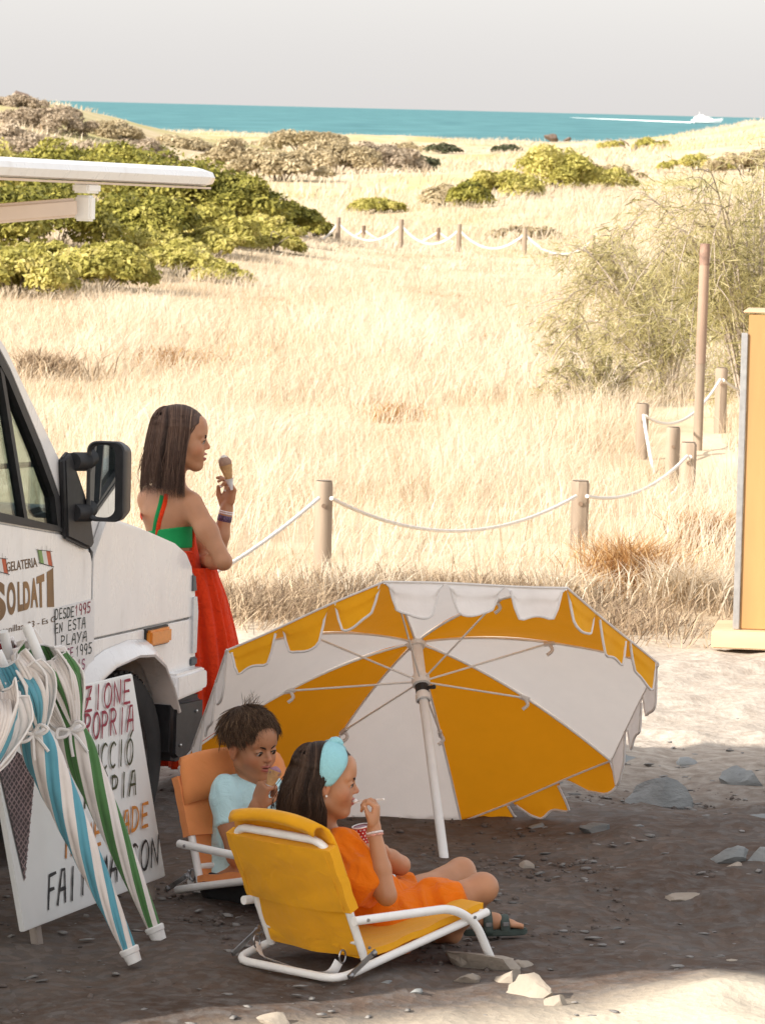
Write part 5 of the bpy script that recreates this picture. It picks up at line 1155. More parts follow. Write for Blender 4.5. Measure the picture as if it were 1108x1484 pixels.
def head(B, H, nose=1.0, mouth=0.0, neck=None, neck_r=.045, ears=True, chin=1.0, slit=.0034):
    s = H.s; e = lambda c, r, k=.02, sub=False: B.ell(H(*c), np.array(r)*s, H.A, k*s, sub); c_ = lambda a, b, r1, r2, k=.015: B.cap(H(*a), H(*b), r1*s, r2*s, k*s)
    e((-.012, 0, .036), (.094, .075, .086), .02); e((.026, 0, -.020), (.060, .060, .078), .03)
    for y in (1, -1):
        c_((-.002, y*.052, -.058), (.058, y*.014, -.094), .015, .014, .03); e((.050, y*.036, -.030), (.026, .024, .026), .025)
        c_((.076, y*.010, .026), (.066, y*.044, .024), .012, .010, .015)
    e((.064, 0, -.092), (.020*chin, .019, .015), .02)
    e((.064, 0, -.054), (.026, .030, .028), .02); e((.070, 0, .055), (.022, .045, .032), .03)
    c_((.080, 0, .014), (.0985*nose**.2, 0, -.020), .0075, .0095, .010); e((.0985, 0, -.022), (.0095, .0095, .0085), .006)
    for y in (1, -1):
        e((.0895, y*.0105, -.0255), (.0095, .0060, .0070), .005); e((.090, y*.031, .003), (.016, .017, .011), .010, True)
        e((.0745, y*.031, .003), (.0150, .0165, .0125), .003)
        e((.0885, y*.0335, .0015), (.0110, .0140, slit), .0015, True)
    o = mouth
    for y in (1, -1):
        c_((.0925, 0, -.0475), (.0800, y*.021, -.0530), .0055, .0030, .006); c_((.0905, 0, -.0605-.004*o), (.0795, y*.020, -.0545-.002*o), .0062, .0030, .006)
    for y in (1, -1): e((.094, y*.008, -.0540-.002*o), (.012, .014, .0013+.0035*o), .002, True)
    e((.090, 0, -.0365), (.006, .004, .008), .008, True)
    if ears:
        for y in (1, -1):
            e((-.004, y*.078, -.004), (.019, .009, .031), .006); e((.001, y*.089, .000), (.011, .008, .019), .004, True); e((-.002, y*.078, -.030), (.009, .006, .009), .006); e((.004, y*.083, -.006), (.004, .004, .007), .004)
    if neck is not None: B.cap(H(-.026, 0, -.045), neck, neck_r*s*1.04, neck_r*s, .025)
def hand(B, wrist, d, n, side, sz=1.0, curl=((40, 50, 30),)*4, spread=.10, thumb=((.7, .6, .45), (.2, .9, .35)), wr=.021):
    """palm, four fingers of unequal length bent at their knuckles, and a thumb leaving the side of the palm"""
    d = unit(d); n = unit(np.asarray(n)-d*(np.asarray(n)@d)); t = unit(np.asarray(side)-d*(np.asarray(side)@d)-n*(np.asarray(side)@n)); w = np.asarray(wrist, float)
    P = lambda x, y, z: w+sz*(d*x+t*y+n*z); A = np.array([d, t, n])
    B.cap(P(-.02, 0, 0), P(.012, 0, 0), wr*sz, wr*.92*sz, .012); B.ell(P(.042, .002, .001), np.array([.040, .030, .0135])*sz, A, .010); tips = []
    for y in (-.021, -.007, .007, .020): B.cap(P(.03, y*.8, 0), P(.072-.12*abs(y-.002), y, 0), .011*sz, .0088*sz, .007)
    B.ell(P(.026, .021, .008), np.array([.024, .013, .012])*sz, A, .008)
    for i, (y, L) in enumerate(((.0205, .064), (.007, .071), (-.007, .066), (-.0205, .052))):
        c = curl[i]; p = P(.074-.12*abs(y-.002), y*1.04, .0); dirn = unit(d+t*(spread*y/.02)); a = 0; q = [p]
        for f_, seg in zip(c, (.44, .31, .25)):
            a += f_; q.append(q[-1]+sz*L*seg*(dirn*math.cos(R(a))+n*math.sin(R(a))))
        B.chain(q, [.0078*sz, .0071*sz, .0064*sz, .0054*sz], .0025); tips.append(q)
    q = [P(.018, .024, .006)]
    for v, L in zip(thumb, (.030, .028, .022)[:len(thumb)]):
        v = unit(v); q.append(q[-1]+sz*L*(d*v[0]+t*v[1]+n*v[2]))
    B.chain(q, [.0115*sz, .0088*sz, .0068*sz, .006*sz][:len(q)], .004); tips.append(q); return tips
def skin_mat(name, col, lip):
    s = M_(name); v = s.coord(); n = s.noise(v, 14, 4); n2 = s.noise(v, 120, 2)
    base = s.ramp(n, [(.3, tuple(c*.90 for c in col)), (.7, tuple(min(1, c*1.08) for c in col))])
    def at_(nm, c, inp):
        a = s.n('ShaderNodeAttribute', attribute_name=nm); return s.mix(a.outputs['Fac'], inp, c)
    base = at_('warm', (col[0]*1.12, col[1]*.80, col[2]*.74), base); base = at_('lip', lip, base); base = at_('mouth', (.035, .010, .010), base)
    s.l(base, s.b.inputs['Base Color']); s.b.inputs['Roughness'].default_value = .46; s.b.inputs['Specular IOR Level'].default_value = .42
    s.b.inputs['Subsurface Weight'].default_value = .10; s.b.inputs['Subsurface Radius'].default_value = (.012, .005, .003); s.b.inputs['Subsurface Scale'].default_value = .5
    s.bump(n2, .10, .002); return s.m
def body_object(B, root, H, skin, h, fine, smooth=1, mouth=0.0, name='body'):
    v, q = B.mesh(h, fine); v = lap(v, q, smooth, .35); P = H.inv(v); g = lambda c, r: np.clip(1.35-np.sqrt((((P-np.array(c))/np.array(r))**2).sum(1)), 0, 1)
    lip = np.clip(2.2*np.maximum(g((.088, 0, -.0485), (.016, .021, .0048)), g((.087, 0, -.0605-.003*mouth), (.016, .019, .0055))), 0, 1)
    warm = .55*np.clip(np.maximum.reduce([g((.100, 0, -.022), (.02, .016, .014)), g((.06, .045, -.03), (.03, .026, .022)), g((.06, -.045, -.03), (.03, .026, .022)), g((-.004, .082, -.004), (.02, .02, .034)), g((-.004, -.082, -.004), (.02, .02, .034))]), 0, 1)
    mth = np.clip(2.5*g((.086, 0, -.0542-.002*mouth), (.014, .015, .0012+.0030*mouth)), 0, 1)*(.75+.25*mouth)
    return fast_mesh(name, v, q, skin, root, attr={'lip': lip, 'warm': warm, 'mouth': mth}, smooth=True)
EYE_W = mat('eye_white', (.46, .42, .39), .25, .03, 50); EYE_I = mat('eye_iris', (.045, .025, .015), .15, .2, 50); LASH = mat('lash', (.012, .008, .006), .7, .1, 50)
def eyes(H, root, gaze=(1, 0, -.1), brow_mat=None, sides=(1, -1), frown=0.0):
    s = H.s; g_ = unit(gaze)
    for y in sides:
        c = H(.0735, y*.031, .002); m_ = MB(); ax = unit(H.f*g_[0]+H.l*g_[1]+H.u*g_[2]); r = .0148*s
        m_.lathe([(r*math.sin(t), r*math.cos(t)) for t in np.linspace(.02, 3.1, 12)], c, ax, 20); ey = m_.build('eye', EYE_W, root)
        MB().lathe([(.0003, r*1.030), (.004*s, r*1.022), (.0076*s, r*.93)], c, ax, 16).build('iris', EYE_I, ey)
        MB().tube(spline([H(.0838, y*.0185, .0005), H(.0885, y*.026, .0052), H(.0880, y*.034, .0058), H(.0805, y*.0445, .0012)], 4), [.0020*s]*13, 5).build('lash_line', LASH, ey)
        if brow_mat is not None:
            P = spline([H(.0900, y*.012, .0165-.002*frown), H(.0890, y*.024, .0220), H(.0815, y*.036, .0235), H(.0705, y*.0465, .0185)], 5)
            MB().tube(P, np.interp(np.linspace(0, 1, len(P)), [0, .3, 1], [.0040*s, .0044*s, .0014*s]), 6).build('eyebrow', brow_mat, root)
def hair_mat(name, stops):
    s = M_(name); a = s.n('ShaderNodeAttribute', attribute_name='rnd'); c = s.ramp(a.outputs['Fac'], stops); s.l(c, s.b.inputs['Base Color'])
    s.b.inputs['Roughness'].default_value = .48; s.b.inputs['Specular IOR Level'].default_value = .22; return s.m
def strands(name, paths, rads, rnd, matl, root):
    """many thin hairs (k points each) as three sided tubes in one mesh"""
    P = np.asarray(paths); n, k = P.shape[:2]; T = np.gradient(P, axis=1); T /= np.linalg.norm(T, axis=2)[..., None]+1e-9
    up = np.array([.31, .52, .79]); N = np.cross(T, up); N /= np.linalg.norm(N, axis=2)[..., None]+1e-9; Bn = np.cross(T, N); r = np.asarray(rads)[:, None, None]*np.interp(np.linspace(0, 1, k), [0, .15, .75, 1], [.6, 1, .9, .15])[None, :, None]
    ring = np.stack([P+r*(math.cos(a)*N+math.sin(a)*Bn) for a in (0, 2.094, 4.189)], 2); v = ring.reshape(-1, 3); base = (np.arange(n)*k*3)[:, None, None, None]; i = (np.arange(k-1)*3)[None, :, None, None]; j = np.arange(3)[None, None, :, None]; j2 = (j+1) % 3
    q = np.concatenate([base+i+j, base+i+j2, base+i+3+j2, base+i+3+j], 3).reshape(-1, 4)
    return fast_mesh(name, v, q, matl, root, attr={'rnd': np.repeat(rnd, k*3)}, smooth=True)
def cloth_object(name, F, h, matl, root, post=None, fine=(), smooth=2):
    v, q = F.mesh(h, fine, post); v = lap(v, q, smooth, .4); return fast_mesh(name, v, q, matl, root, smooth=True)
def bob_hair(H, root, matl, n, seed, xb, zbot, depth=(.104, .084, .093), part=.0, wave=.004, flare=.012, back=.165, tuck=None, r=(.0008, .0016), base_grow=0.0, light=.25):
    """straight shoulder length hair: strands leave a centre parting, follow the skull and hang; xb(z) is the hair line beside the face"""
    g = np.random.default_rng(seed); k = 15; paths = []; fr_ = []; keys_ = []; cx, cz = -.014, .036; a, b, c = depth
    for i in range(n):
        u = g.random(); fr_.append(False); lay = 1.0+.035*g.random(); ys = 1 if g.random() < .5 else -1
        phi = g.uniform(R(15), R(180)); zb = zbot+g.normal(0, .010); pts = []; fly = g.random() < .045
        x0 = g.uniform(-.055, .085) if phi < R(110) else -.055; fr_[-1] = bool(phi < R(110) and x0 > .030 and u < .6); keys_.append((phi+(7 if ys > 0 else 0), x0)); zb += g.exponential(.012)*(1 if g.random() < .5 else 0)-.010*(phi < R(90))
        for t in np.linspace(0, 1, k):
            if t < .5:
                th = t/.5*R(92); sx = math.sin(th)
                if phi < R(110): x = x0+(cx-x0)*.15*sx+.0; lim = math.sqrt(max(0, 1-((x0-cx)/a)**2)); y = ys*b*lim*sx; z = cz+c*lim*math.cos(th)
                else: x = -.055*(1-sx)+(cx+a*math.cos(phi))*sx; y = ys*b*math.sin(phi)*sx; z = cz+c*.91*math.cos(th)
                p = V(x, y, z)*1.0
            else:
                s_ = (t-.5)/.5; p = e0+V(0, 0, (zb-e0[2])*s_); rad = V(e0[0]-cx, e0[1], 0); p = p+rad/(np.linalg.norm(rad)+1e-6)*flare*math.sin(s_*2.2); p[0] -= .010*s_
                p = p+V(math.sin(s_*7+i), math.cos(s_*6+i*2), 0)*wave*(3.0 if fly else 1)*s_+(rad/(np.linalg.norm(rad)+1e-6)*.012*s_ if fly else 0)
            lim_x = xb(p[2])-.022*u*u-(.004*math.sin(i)) ; p[0] = min(p[0], lim_x)
            if t < .5: p = V(cx, 0, cz)+(p-V(cx, 0, cz))*lay; e0 = p.copy()
            pts.append(p)
        paths.append(H.many(np.array(pts)))
    key = np.array(keys_); rn = np.clip(.40+.48*vnoise(key[:, 0]*3.2, key[:, 1]*70, seed*1.7)+.07*g.standard_normal(n), 0, .75); rn[np.array(fr_)] += light*1.3*g.random(int(np.sum(fr_)))
    return strands('hair_strand', np.array(paths), g.uniform(*r, n)*H.s*1.0, np.clip(rn, 0, 1), matl, root)
def pick(o, px, py, lift=.001):
    """the point of a built surface that lies under a pixel of the photograph"""
    from mathutils.bvhtree import BVHTree
    if 'bvh' not in _BV or _BV['o'] is not o:
        me = o.data; og = origin_of(o); vv = [Vector(x.co)+Vector(og) for x in me.vertices]; _BV['bvh'] = BVHTree.FromPolygons(vv, [tuple(p.vertices) for p in me.polygons]); _BV['o'] = o
    d = Vector(ray(px, py)).normalized(); h = _BV['bvh'].ray_cast(Vector((0, 0, CAM_H)), d)
    return (np.array(h[0])+np.array(h[1])*lift, np.array(h[1])) if h[0] is not None else (None, None)
_BV = {}
SKIN = skin_mat('skin_tan', (.46, .220, .115), (.40, .12, .095)); SKIN_B = skin_mat('skin_deep_tan', (.40, .183, .093), (.36, .11, .085))
NAIL = mat('nail_polish', (.78, .74, .70), .25, .03, 40); CONE_W = mat('wafer_cone', (.52, .30, .13), .75, .2, 60, bump=.5, bscale=260); SCOOP = mat('chocolate_ice', (.33, .20, .14), .5, .25, 40, bump=.5, bscale=120); SCOOP_P = mat('berry_ice', (.27, .13, .17), .5, .3, 60, bump=.6, bscale=150); CREAM_ICE = mat('cream_ice', (.72, .66, .60), .5, .1, 40); NAPKIN = cloth_mat('napkin', (.82, .80, .80), .2)
def ice_cone(name_, tip, topc, rad, label, scoop, sit=.45, cap=None):
    tip, topc = np.asarray(tip), np.asarray(topc); ax = unit(topc-tip); L = np.linalg.norm(topc-tip); o = empty('ice_cream_cone', tip, label, 'ice cream')
    MB().lathe([(.003, 0), (rad*.45, L*.35), (rad*.80, L*.72), (rad*.98, L*.97), (rad*1.02, L), (rad*.9, L)], tip, ax, 24, cap=True).build('wafer', CONE_W, o)
    rb = MB(); X = unit(np.cross(ax, V(0, 0, 1))); Y = np.cross(ax, X)
    for k in range(10):
        for sg in (1, -1): rb.tube([tip+ax*L*t+(rad*(.10+.90*t)+.0006)*(math.cos(k*.628+sg*t*2.2)*X+math.sin(k*.628+sg*t*2.2)*Y) for t in np.linspace(.15, .97, 9)], .0009, 4)
    rb.build('wafer_ridge', CONE_W, o)
    v, f = rock_mesh(91, 1.0, 3, .2, 0); A = np.array([X, Y, ax]); v = v*(1+.07*fbm(v[:, 0]*2, v[:, 1]*2, v[:, 2]*2, 3))[:, None]; MB().add(topc+ax*rad*sit+(v*np.array([1.05, 1.05, 1.0])*rad*(1 if sit > 0 else .88)) @ A, f).build('scoop', scoop, o)
    if cap is not None: MB().add(topc+ax*rad*1.10+(v*np.array([.62, .62, .52])*rad) @ A, f).build('topping', cap, o)
    m_ = MB(); m_.lathe([(.004, -.004), (rad*.50, L*.28), (rad*.62, L*.40), (rad*.80, L*.44)], tip-ax*.002, ax, 11); m_.build('napkin', NAPKIN, o); return o

# ================================================================== girl standing against the front of the van
GD = 17.78
def S(px, py, dd=0.0): return at(px, py, GD+dd)
girl = empty('person', V(*(S(272, 1150)[:2]), 0), 'girl in a red dress standing against the van front, eating an ice cream cone', 'person')
H = Frame(S(262.5, 637.5, -.01), (1, .06, -.03), (0.03, 0, 1), 1.0); B = Form()
head(B, H, mouth=1.0, neck=S(250, 712, .0), neck_r=.046, ears=True)
fb = unit(V(.66, .75, 0)); rv = V(fb[1], -fb[0], 0); TA = lambda up: np.array([fb, -rv, up])
tc = S(243, 742, .02); up_ = unit(V(-.06, -.02, 1)); AT = np.array([fb, -rv, up_])
B.ell(tc, (.072, .118, .085), AT, .04); B.ell(tc+V(0, 0, -.115)+fb*.01, (.070, .100, .10), AT, .04); B.ell(tc+V(.015, 0, -.215)+fb*.02, (.072, .098, .10), AT, .04); B.ell(tc+V(.03, 0, -.33)+fb*.02, (.085, .125, .11), AT, .05)
B.cap(tc+V(0, 0, .055)-rv*.07, tc+V(0, 0, .055)+rv*.07, .038, .038, .04)
sh_r = tc+rv*.118+V(0, 0, .040); sh_l = tc-rv*.098+V(0, 0, .040)
el_r = S(324, 814, -.14); wr_r = S(286, 812, .10)
B.chain([sh_r, sh_r*.5+el_r*.5+V(0, 0, .004), el_r], [.044, .037, .031], .03); B.chain([el_r, el_r*.6+wr_r*.4, wr_r], [.031, .030, .022], .012)
el_l = S(314, 806, .10); wr_l = S(328.5, 738, .10); B.chain([sh_l, sh_l*.5+el_l*.5, el_l], [.042, .036, .031], .03); B.chain([el_l, el_l*.55+wr_l*.45, wr_l], [.032, .031, .0215], .012)
for y, (kx, ky, kd_), (ax_, ay, ad) in ((1, (281, 1000, .06), (283, 1128, .04)), (-1, (294, 1000, .10), (298, 1124, .16))):
    hp = tc+V(.035, 0, -.36)+rv*(.058*y)+fb*.02; kn = S(kx, ky, kd_); an = S(ax_, ay, ad); an[2] = .075; B.chain([hp, hp*.45+kn*.55, kn, kn*.6+an*.4-fb*.012, an], [.078, .062, .046, .043, .029], .03)
    B.chain([an-V(0, 0, .03)-fb*.02, an-V(0, 0, .045)+fb*.06, an-V(0, 0, .055)+fb*.125], [.028, .024, .016], .02)
hd = S(331, 712, .10)-wr_l
tipsL = hand(B, wr_l, S(333.5, 712, .10)-wr_l, V(-.75, -.65, .05), V(-.65, .75, 0), 1.08, curl=((22, 48, 30), (30, 58, 35), (42, 62, 35), (52, 62, 35)), spread=.20, thumb=((.80, .40, .35), (.95, -.02, .3)))
hand(B, wr_r, wr_r-el_r, V(0, -.2, 1), V(.2, .5, .6), 1.0, curl=((30, 40, 20),)*4)
body_object(B, girl, H, SKIN, .010, [(H.c-V(.14, .12, .13), H.c+V(.14, .12, .14), .0031), (wr_l-V(.07, .07, .02), wr_l+V(.07, .07, .15), .0031), (tc-V(.2, .2, .45), tc+V(.25, .2, .2), .0065)], 1, 1.0)
HAIR1 = hair_mat('hair_brown', [(0, (.026, .015, .011)), (.35, (.075, .043, .031)), (.7, (.17, .10, .070)), (1, (.42, .27, .18))])
eyes(H, girl, (1, -.25, -.25), HAIR1, frown=1.5)
xb1 = lambda z: float(np.interp(z, [-.20, -.10, -.02, .035, .060, .078, .2], [.020, .012, .018, .030, .055, .10, .12]))
F = Form(); F.ell(H(-.014, 0, .036), np.array([.103, .084, .093])*H.s, H.A, .02)
for y in (1, -1): F.ell(H(-.040, y*.045, -.070), (.050, .040, .118), H.A, .02)
F.ell(H(-.075, 0, -.065), (.040, .072, .120), H.A, .03)
def hp1(Fd, X, Y, Z, H=H, xb=xb1):
    lx = (X-H.c[0])*H.f[0]+(Y-H.c[1])*H.f[1]+(Z-H.c[2])*H.f[2]; lz = (X-H.c[0])*H.u[0]+(Y-H.c[1])*H.u[1]+(Z-H.c[2])*H.u[2]; lz = lz+0*lx
    lim = np.interp(lz/H.s, [-.20, -.10, -.02, .035, .060, .078, .2], [xb(z) for z in (-.20, -.10, -.02, .035, .060, .078, .2)])-.006; return np.maximum(np.maximum(Fd, lx/H.s-lim), -.182-lz)
v, q = F.mesh(.004, (), hp1); fast_mesh('hair', v, q, HAIR1, girl, attr={'rnd': np.clip(.42+.30*vnoise(H.inv(v)[:, 0]*60, H.inv(v)[:, 1]*60, H.inv(v)[:, 2]*4), 0, 1)}, smooth=True)
bob_hair(H, girl, HAIR1, 1700, 5, xb1, -.190, light=.5)
# green bikini top and red dress
G_CLOTH = cloth_mat('green_cloth', (.012, .30, .085), wrinkle=.12); RED = cloth_mat('red_crinkle', (.86, .055, .008), .12, wrinkle=.9, wscale=26, tcol=(.8, .06, .02))
TB = Form(); TB.ell(tc, (.072, .118, .085), AT, .04); TB.ell(tc+V(0, 0, -.115)+fb*.01, (.070, .100, .10), AT, .04); TB.ell(tc+V(.015, 0, -.215)+fb*.02, (.072, .098, .10), AT, .04); TB.ell(tc+V(.03, 0, -.33)+fb*.02, (.085, .125, .11), AT, .05)
zt, zb_ = S(250, 768)[2], S(250, 792)[2]
cloth_object('bikini_top', TB.copy(.0055), .004, G_CLOTH, girl, lambda Fd, X, Y, Z: np.maximum(np.maximum(Fd, Z-zt-.018*np.clip(((X-tc[0])*rv[0]+(Y-tc[1])*rv[1])/.1, -1, 1)), zb_-Z), smooth=1)
zw = S(270, 815)[2]
def bib(Fd, X, Y, Z):
    f_ = (X-tc[0])*fb[0]+(Y-tc[1])*fb[1]; return np.maximum(np.maximum(np.maximum(Fd, zw-.05-Z), Z-(tc[2]+.030)), np.minimum(.020-f_+np.clip(Z-zb_+.02, 0, 1)*.25, 1))
cloth_object('bib', TB.copy(.013), .004, RED, girl, bib, smooth=1)
cloth_object('waistband', TB.copy(.012), .004, RED, girl, lambda Fd, X, Y, Z: np.maximum(np.maximum(Fd, Z-S(270, 797)[2]), S(270, 840)[2]-Z)+.0012*np.sin(Z*900), smooth=1)
def strap(pts, matl, name, w=.0055):
    m_ = MB(); m_.tube(spline(pts, 6), w, 8, squash=(.35, 1.3)); m_.build(name, matl, girl)
body_o = [o for o in girl.children if o.name.startswith('body')][0]
def on(px, py, lift=.003):
    p, n = pick(body_o, px, py, lift); return p
for pts, matl, nm in (([(242, 716), (240, 728), (235, 745), (231, 760), (229, 775)], RED, 'dress_strap'), ([(236, 718), (233, 732), (228, 750), (225.5, 764), (224, 775)], G_CLOTH, 'bikini_strap')):
    P = [on(*p, .0035) for p in pts]; P = [p for p in P if p is not None]
    if len(P) > 2: strap(P, matl, nm, .0062)
strap([S(255, 706, -.03), S(262, 711, -.04), S(268, 722, -.02), S(281, 742, .05)], RED, 'dress_strap')
strap([S(206, 752, -.02), S(204, 745, .05), S(212, 730, .10)], RED, 'dress_strap')
rows = []; n_ = 110; aa = np.linspace(0, 2*np.pi, n_, endpoint=False); gz_ = np.random.default_rng(4)
for i, (py, cx_, rl, rf, dd) in enumerate([(820, 276, .098, .088, .02), (835, 277, .104, .095, .02), (860, 279, .122, .112, .03), (900, 282.5, .140, .128, .05), (940, 286, .152, .140, .07), (990, 290, .160, .150, .09), (1040, 292, .167, .156, .10), (1085, 293, .172, .160, .10), (1108, 293, .174, .162, .10)]):
    t = i/8; c_ = S(cx_, py, dd); pl = (.003+.015*t)*(np.cos(13*aa+1.1*np.sin(2*aa)+.8*t)+.5*np.cos(23*aa+2*t))
    rows.append(c_+(rl+pl)[:, None]*np.cos(aa)[:, None]*rv+(rf+pl)[:, None]*np.sin(aa)[:, None]*fb)
rows = np.array(rows); fine_rows = []
for j in range(n_): fine_rows.append(spline(rows[:, j], 5))
sk = MB().grid(np.array(fine_rows).transpose(1, 0, 2), close_v=True).build('skirt', RED, girl, angle=0); sm = sk.modifiers.new('cloth', 'SOLIDIFY'); sm.thickness = .003
# bracelets
BEAD = mat('beads_white', (.74, .68, .68), .3, .2, 200, bump=.5, bscale=300); BEADP = mat('beads_pink_navy', (.10, .055, .11), .5, .95, 160)
fa = unit(wr_l-el_l)
for off, rr_, m_ in ((-.008, .0250, BEAD), (-.015, .0255, BEAD)): MB().tube([wr_l+fa*off+rr_*(math.cos(t)*unit(np.cross(fa, V(0, 1, 0)))+math.sin(t)*unit(np.cross(fa, np.cross(fa, V(0, 1, 0))))) for t in np.linspace(0, 2*np.pi, 33)], .0028, 6).build('bracelet', m_, girl)
MB().lathe([(.0262, -.046), (.0275, -.044), (.0268, -.024), (.0255, -.022)], wr_l, fa, 28).build('bracelet', BEADP, girl)
for tq, i in zip(tipsL, range(5)):
    e_ = tq[-1]; d_ = unit(tq[-1]-tq[-2])
    if i in (2, 3): m_ = MB(); m_.lathe([(.0006, .0062), (.0042, .0045), (.0050, .0)], e_, unit(d_+V(.0, -.8, .1)), 10); m_.build('finger_nail', NAIL, girl)
ice_cone('c', S(335.5, 708, .03), S(327, 674, .03), .0235, 'chocolate ice cream cone in the hand of the standing girl', SCOOP, cap=CREAM_ICE)

# ================================================================== girl in orange on the yellow chair
QD = 14.42
def S(px, py, dd=0.0): return at(px, py, QD+dd)
girl2 = empty('person', V(*(S(560, 1360)[:2]), .05), 'girl in orange with a blue headband eating from a cup on the yellow chair', 'person')
H = Frame(S(472, 1133, 0), (1, .02, -.06), (0.05, 0, 1), .935); B = Form()
head(B, H, mouth=.15, neck=S(470, 1205, .02), neck_r=.043)
hip = S(548, 1345, .06); nb = S(470, 1212, .03); tu = unit(nb-hip); bf = unit(V(.93, .37, 0)-tu*(V(.93, .37, 0)@tu)); bl_ = np.cross(tu, bf); BA = np.array([bf, bl_, tu])
Lt = np.linalg.norm(nb-hip); tor = Form()
for f_ in (B, tor):
    f_.ell(hip+tu*.0, (.085, .125, .085), BA, .04); f_.ell(hip+tu*Lt*.38, (.075, .105, .10), BA, .04); f_.ell(hip+tu*Lt*.70, (.078, .118, .10), BA, .04); f_.cap(nb-tu*.045-bl_*.09, nb-tu*.045+bl_*.09, .038, .038, .04)
sr = nb-tu*.050-bl_*.112; sl = nb-tu*.050+bl_*.112
er = S(560, 1298, -.16); wr = S(541.5, 1201, -.12); B.chain([sr, sr*.5+er*.5, er], [.042, .036, .029], .03); B.chain([er, er*.6+wr*.4, wr], [.0295, .028, .0195], .012)
el = S(580, 1254, .20); wl = S(546, 1230, .13); B.chain([sl, sl*.5+el*.5, el], [.042, .036, .029], .03); B.chain([el, el*.6+wl*.4, wl], [.0295, .027, .0195], .012)
tipsR = hand(B, wr, S(545, 1172, -.115)-wr, V(-.85, .15, .1), V(-.2, -.95, .0), .92, curl=((62, 70, 30), (66, 72, 32), (50, 62, 35), (42, 55, 35)), spread=.15, thumb=((.85, .10, .45), (.85, -.1, .5)))
hand(B, wl, V(-.88, -.12, .25), V(.1, -.6, .75), V(-.1, -.6, .55), .92, curl=((30, 45, 30), (32, 45, 30), (36, 45, 30), (40, 45, 30)), thumb=((.6, .7, .3), (.5, .7, .5)))
hr, hl = hip-bl_*.068+bf*.02, hip+bl_*.068+bf*.02
kr = S(697, 1288, .10); ar_ = S(655, 1362, .20); ar_[2] = max(ar_[2], .045); kl = S(668, 1263, .40); al = S(693, 1326, .36); al[2] = .087
leg = Form()
for f_ in (B, leg):
    f_.chain([hr, hr*.45+kr*.55, kr], [.074, .057, .043], .03); f_.chain([hl, hl*.45+kl*.55, kl], [.074, .056, .042], .03)
B.chain([kr, kr*.62+ar_*.38-V(0, 0, .006), ar_], [.042, .039, .025], .02); B.chain([kl, kl*.6+al*.4, al], [.041, .037, .025], .02)
B.ell(kr+V(.006, -.006, .006), (.044, .042, .042), k=.02)
ft = unit(V(.93, .30, 0)); B.chain([al+V(-.01, 0, -.028), al+ft*.05+V(0, 0, -.036), al+ft*.108+V(0, 0, -.045)], [.027, .024, .015], .02)
for i, (o_, L_) in enumerate(((-.024, .136), (-.010, .140), (.002, .136), (.013, .128), (.022, .118))): B.cap(al+ft*.10+np.cross(V(0, 0, 1), ft)*o_+V(0, 0, -.047), al+ft*L_+np.cross(V(0, 0, 1), ft)*o_*1.1+V(0, 0, -.050), .0085, .0075 if i else .0095, .004)
f2 = unit(V(-.75, .66, 0)); B.chain([ar_+V(0, 0, -.01), ar_+f2*.06+V(0, 0, -.018), ar_+f2*.13+V(0, 0, -.022)], [.028, .024, .016], .02)
body_object(B, girl2, H, SKIN, .0085, [(H.c-V(.13, .11, .12), H.c+V(.13, .11, .13), .0031), (wr-V(.06, .06, .02), wr+V(.05, .06, .13), .0031), (wl-V(.12, .06, .04), wl+V(.04, .05, .06), .003), (hip-V(.2, .2, .1), kr+V(.1, .1, .08), .0075)], 1, .15)
HAIR2 = hair_mat('hair_dark_brown', [(0, (.014, .009, .007)), (.4, (.045, .026, .018)), (.75, (.10, .060, .040)), (1, (.22, .135, .085))])
eyes(H, girl2, (1, -.25, -.2), HAIR2)
xb2 = lambda z: float(np.interp(z, [-.20, -.075, -.045, .0, .030, .060, .088, .2], [.016, .006, -.012, -.018, .030, .058, .084, .11]))
F = Form(); F.ell(H(-.014, 0, .036), np.array([.103, .084, .093])*H.s, H.A, .02)
for y in (1, -1): F.ell(H(-.048, y*.042, -.050), np.array([.050, .042, .090])*H.s, H.A, .02)
F.ell(H(-.085, 0, -.045), np.array([.042, .070, .095])*H.s, H.A, .03)
def hp2(Fd, X, Y, Z, H=H, xb=xb2):
    lx = (X-H.c[0])*H.f[0]+(Y-H.c[1])*H.f[1]+(Z-H.c[2])*H.f[2]; lz = (X-H.c[0])*H.u[0]+(Y-H.c[1])*H.u[1]+(Z-H.c[2])*H.u[2]; lz = lz+0*lx
    k_ = (-.20, -.075, -.045, .0, .030, .060, .088, .2); lim = np.interp(lz/H.s, k_, [xb(z) for z in k_])-.006; return np.maximum(np.maximum(Fd, lx/H.s-lim), -.128-lz)
v, q = F.mesh(.004, (), hp2); fast_mesh('hair', v, q, HAIR2, girl2, attr={'rnd': np.clip(.40+.3*vnoise(H.inv(v)[:, 0]*60, H.inv(v)[:, 1]*60, H.inv(v)[:, 2]*4), 0, 1)}, smooth=True)
bob_hair(H, girl2, HAIR2, 1500, 15, xb2, -.135, wave=.007, flare=.020, light=.25)
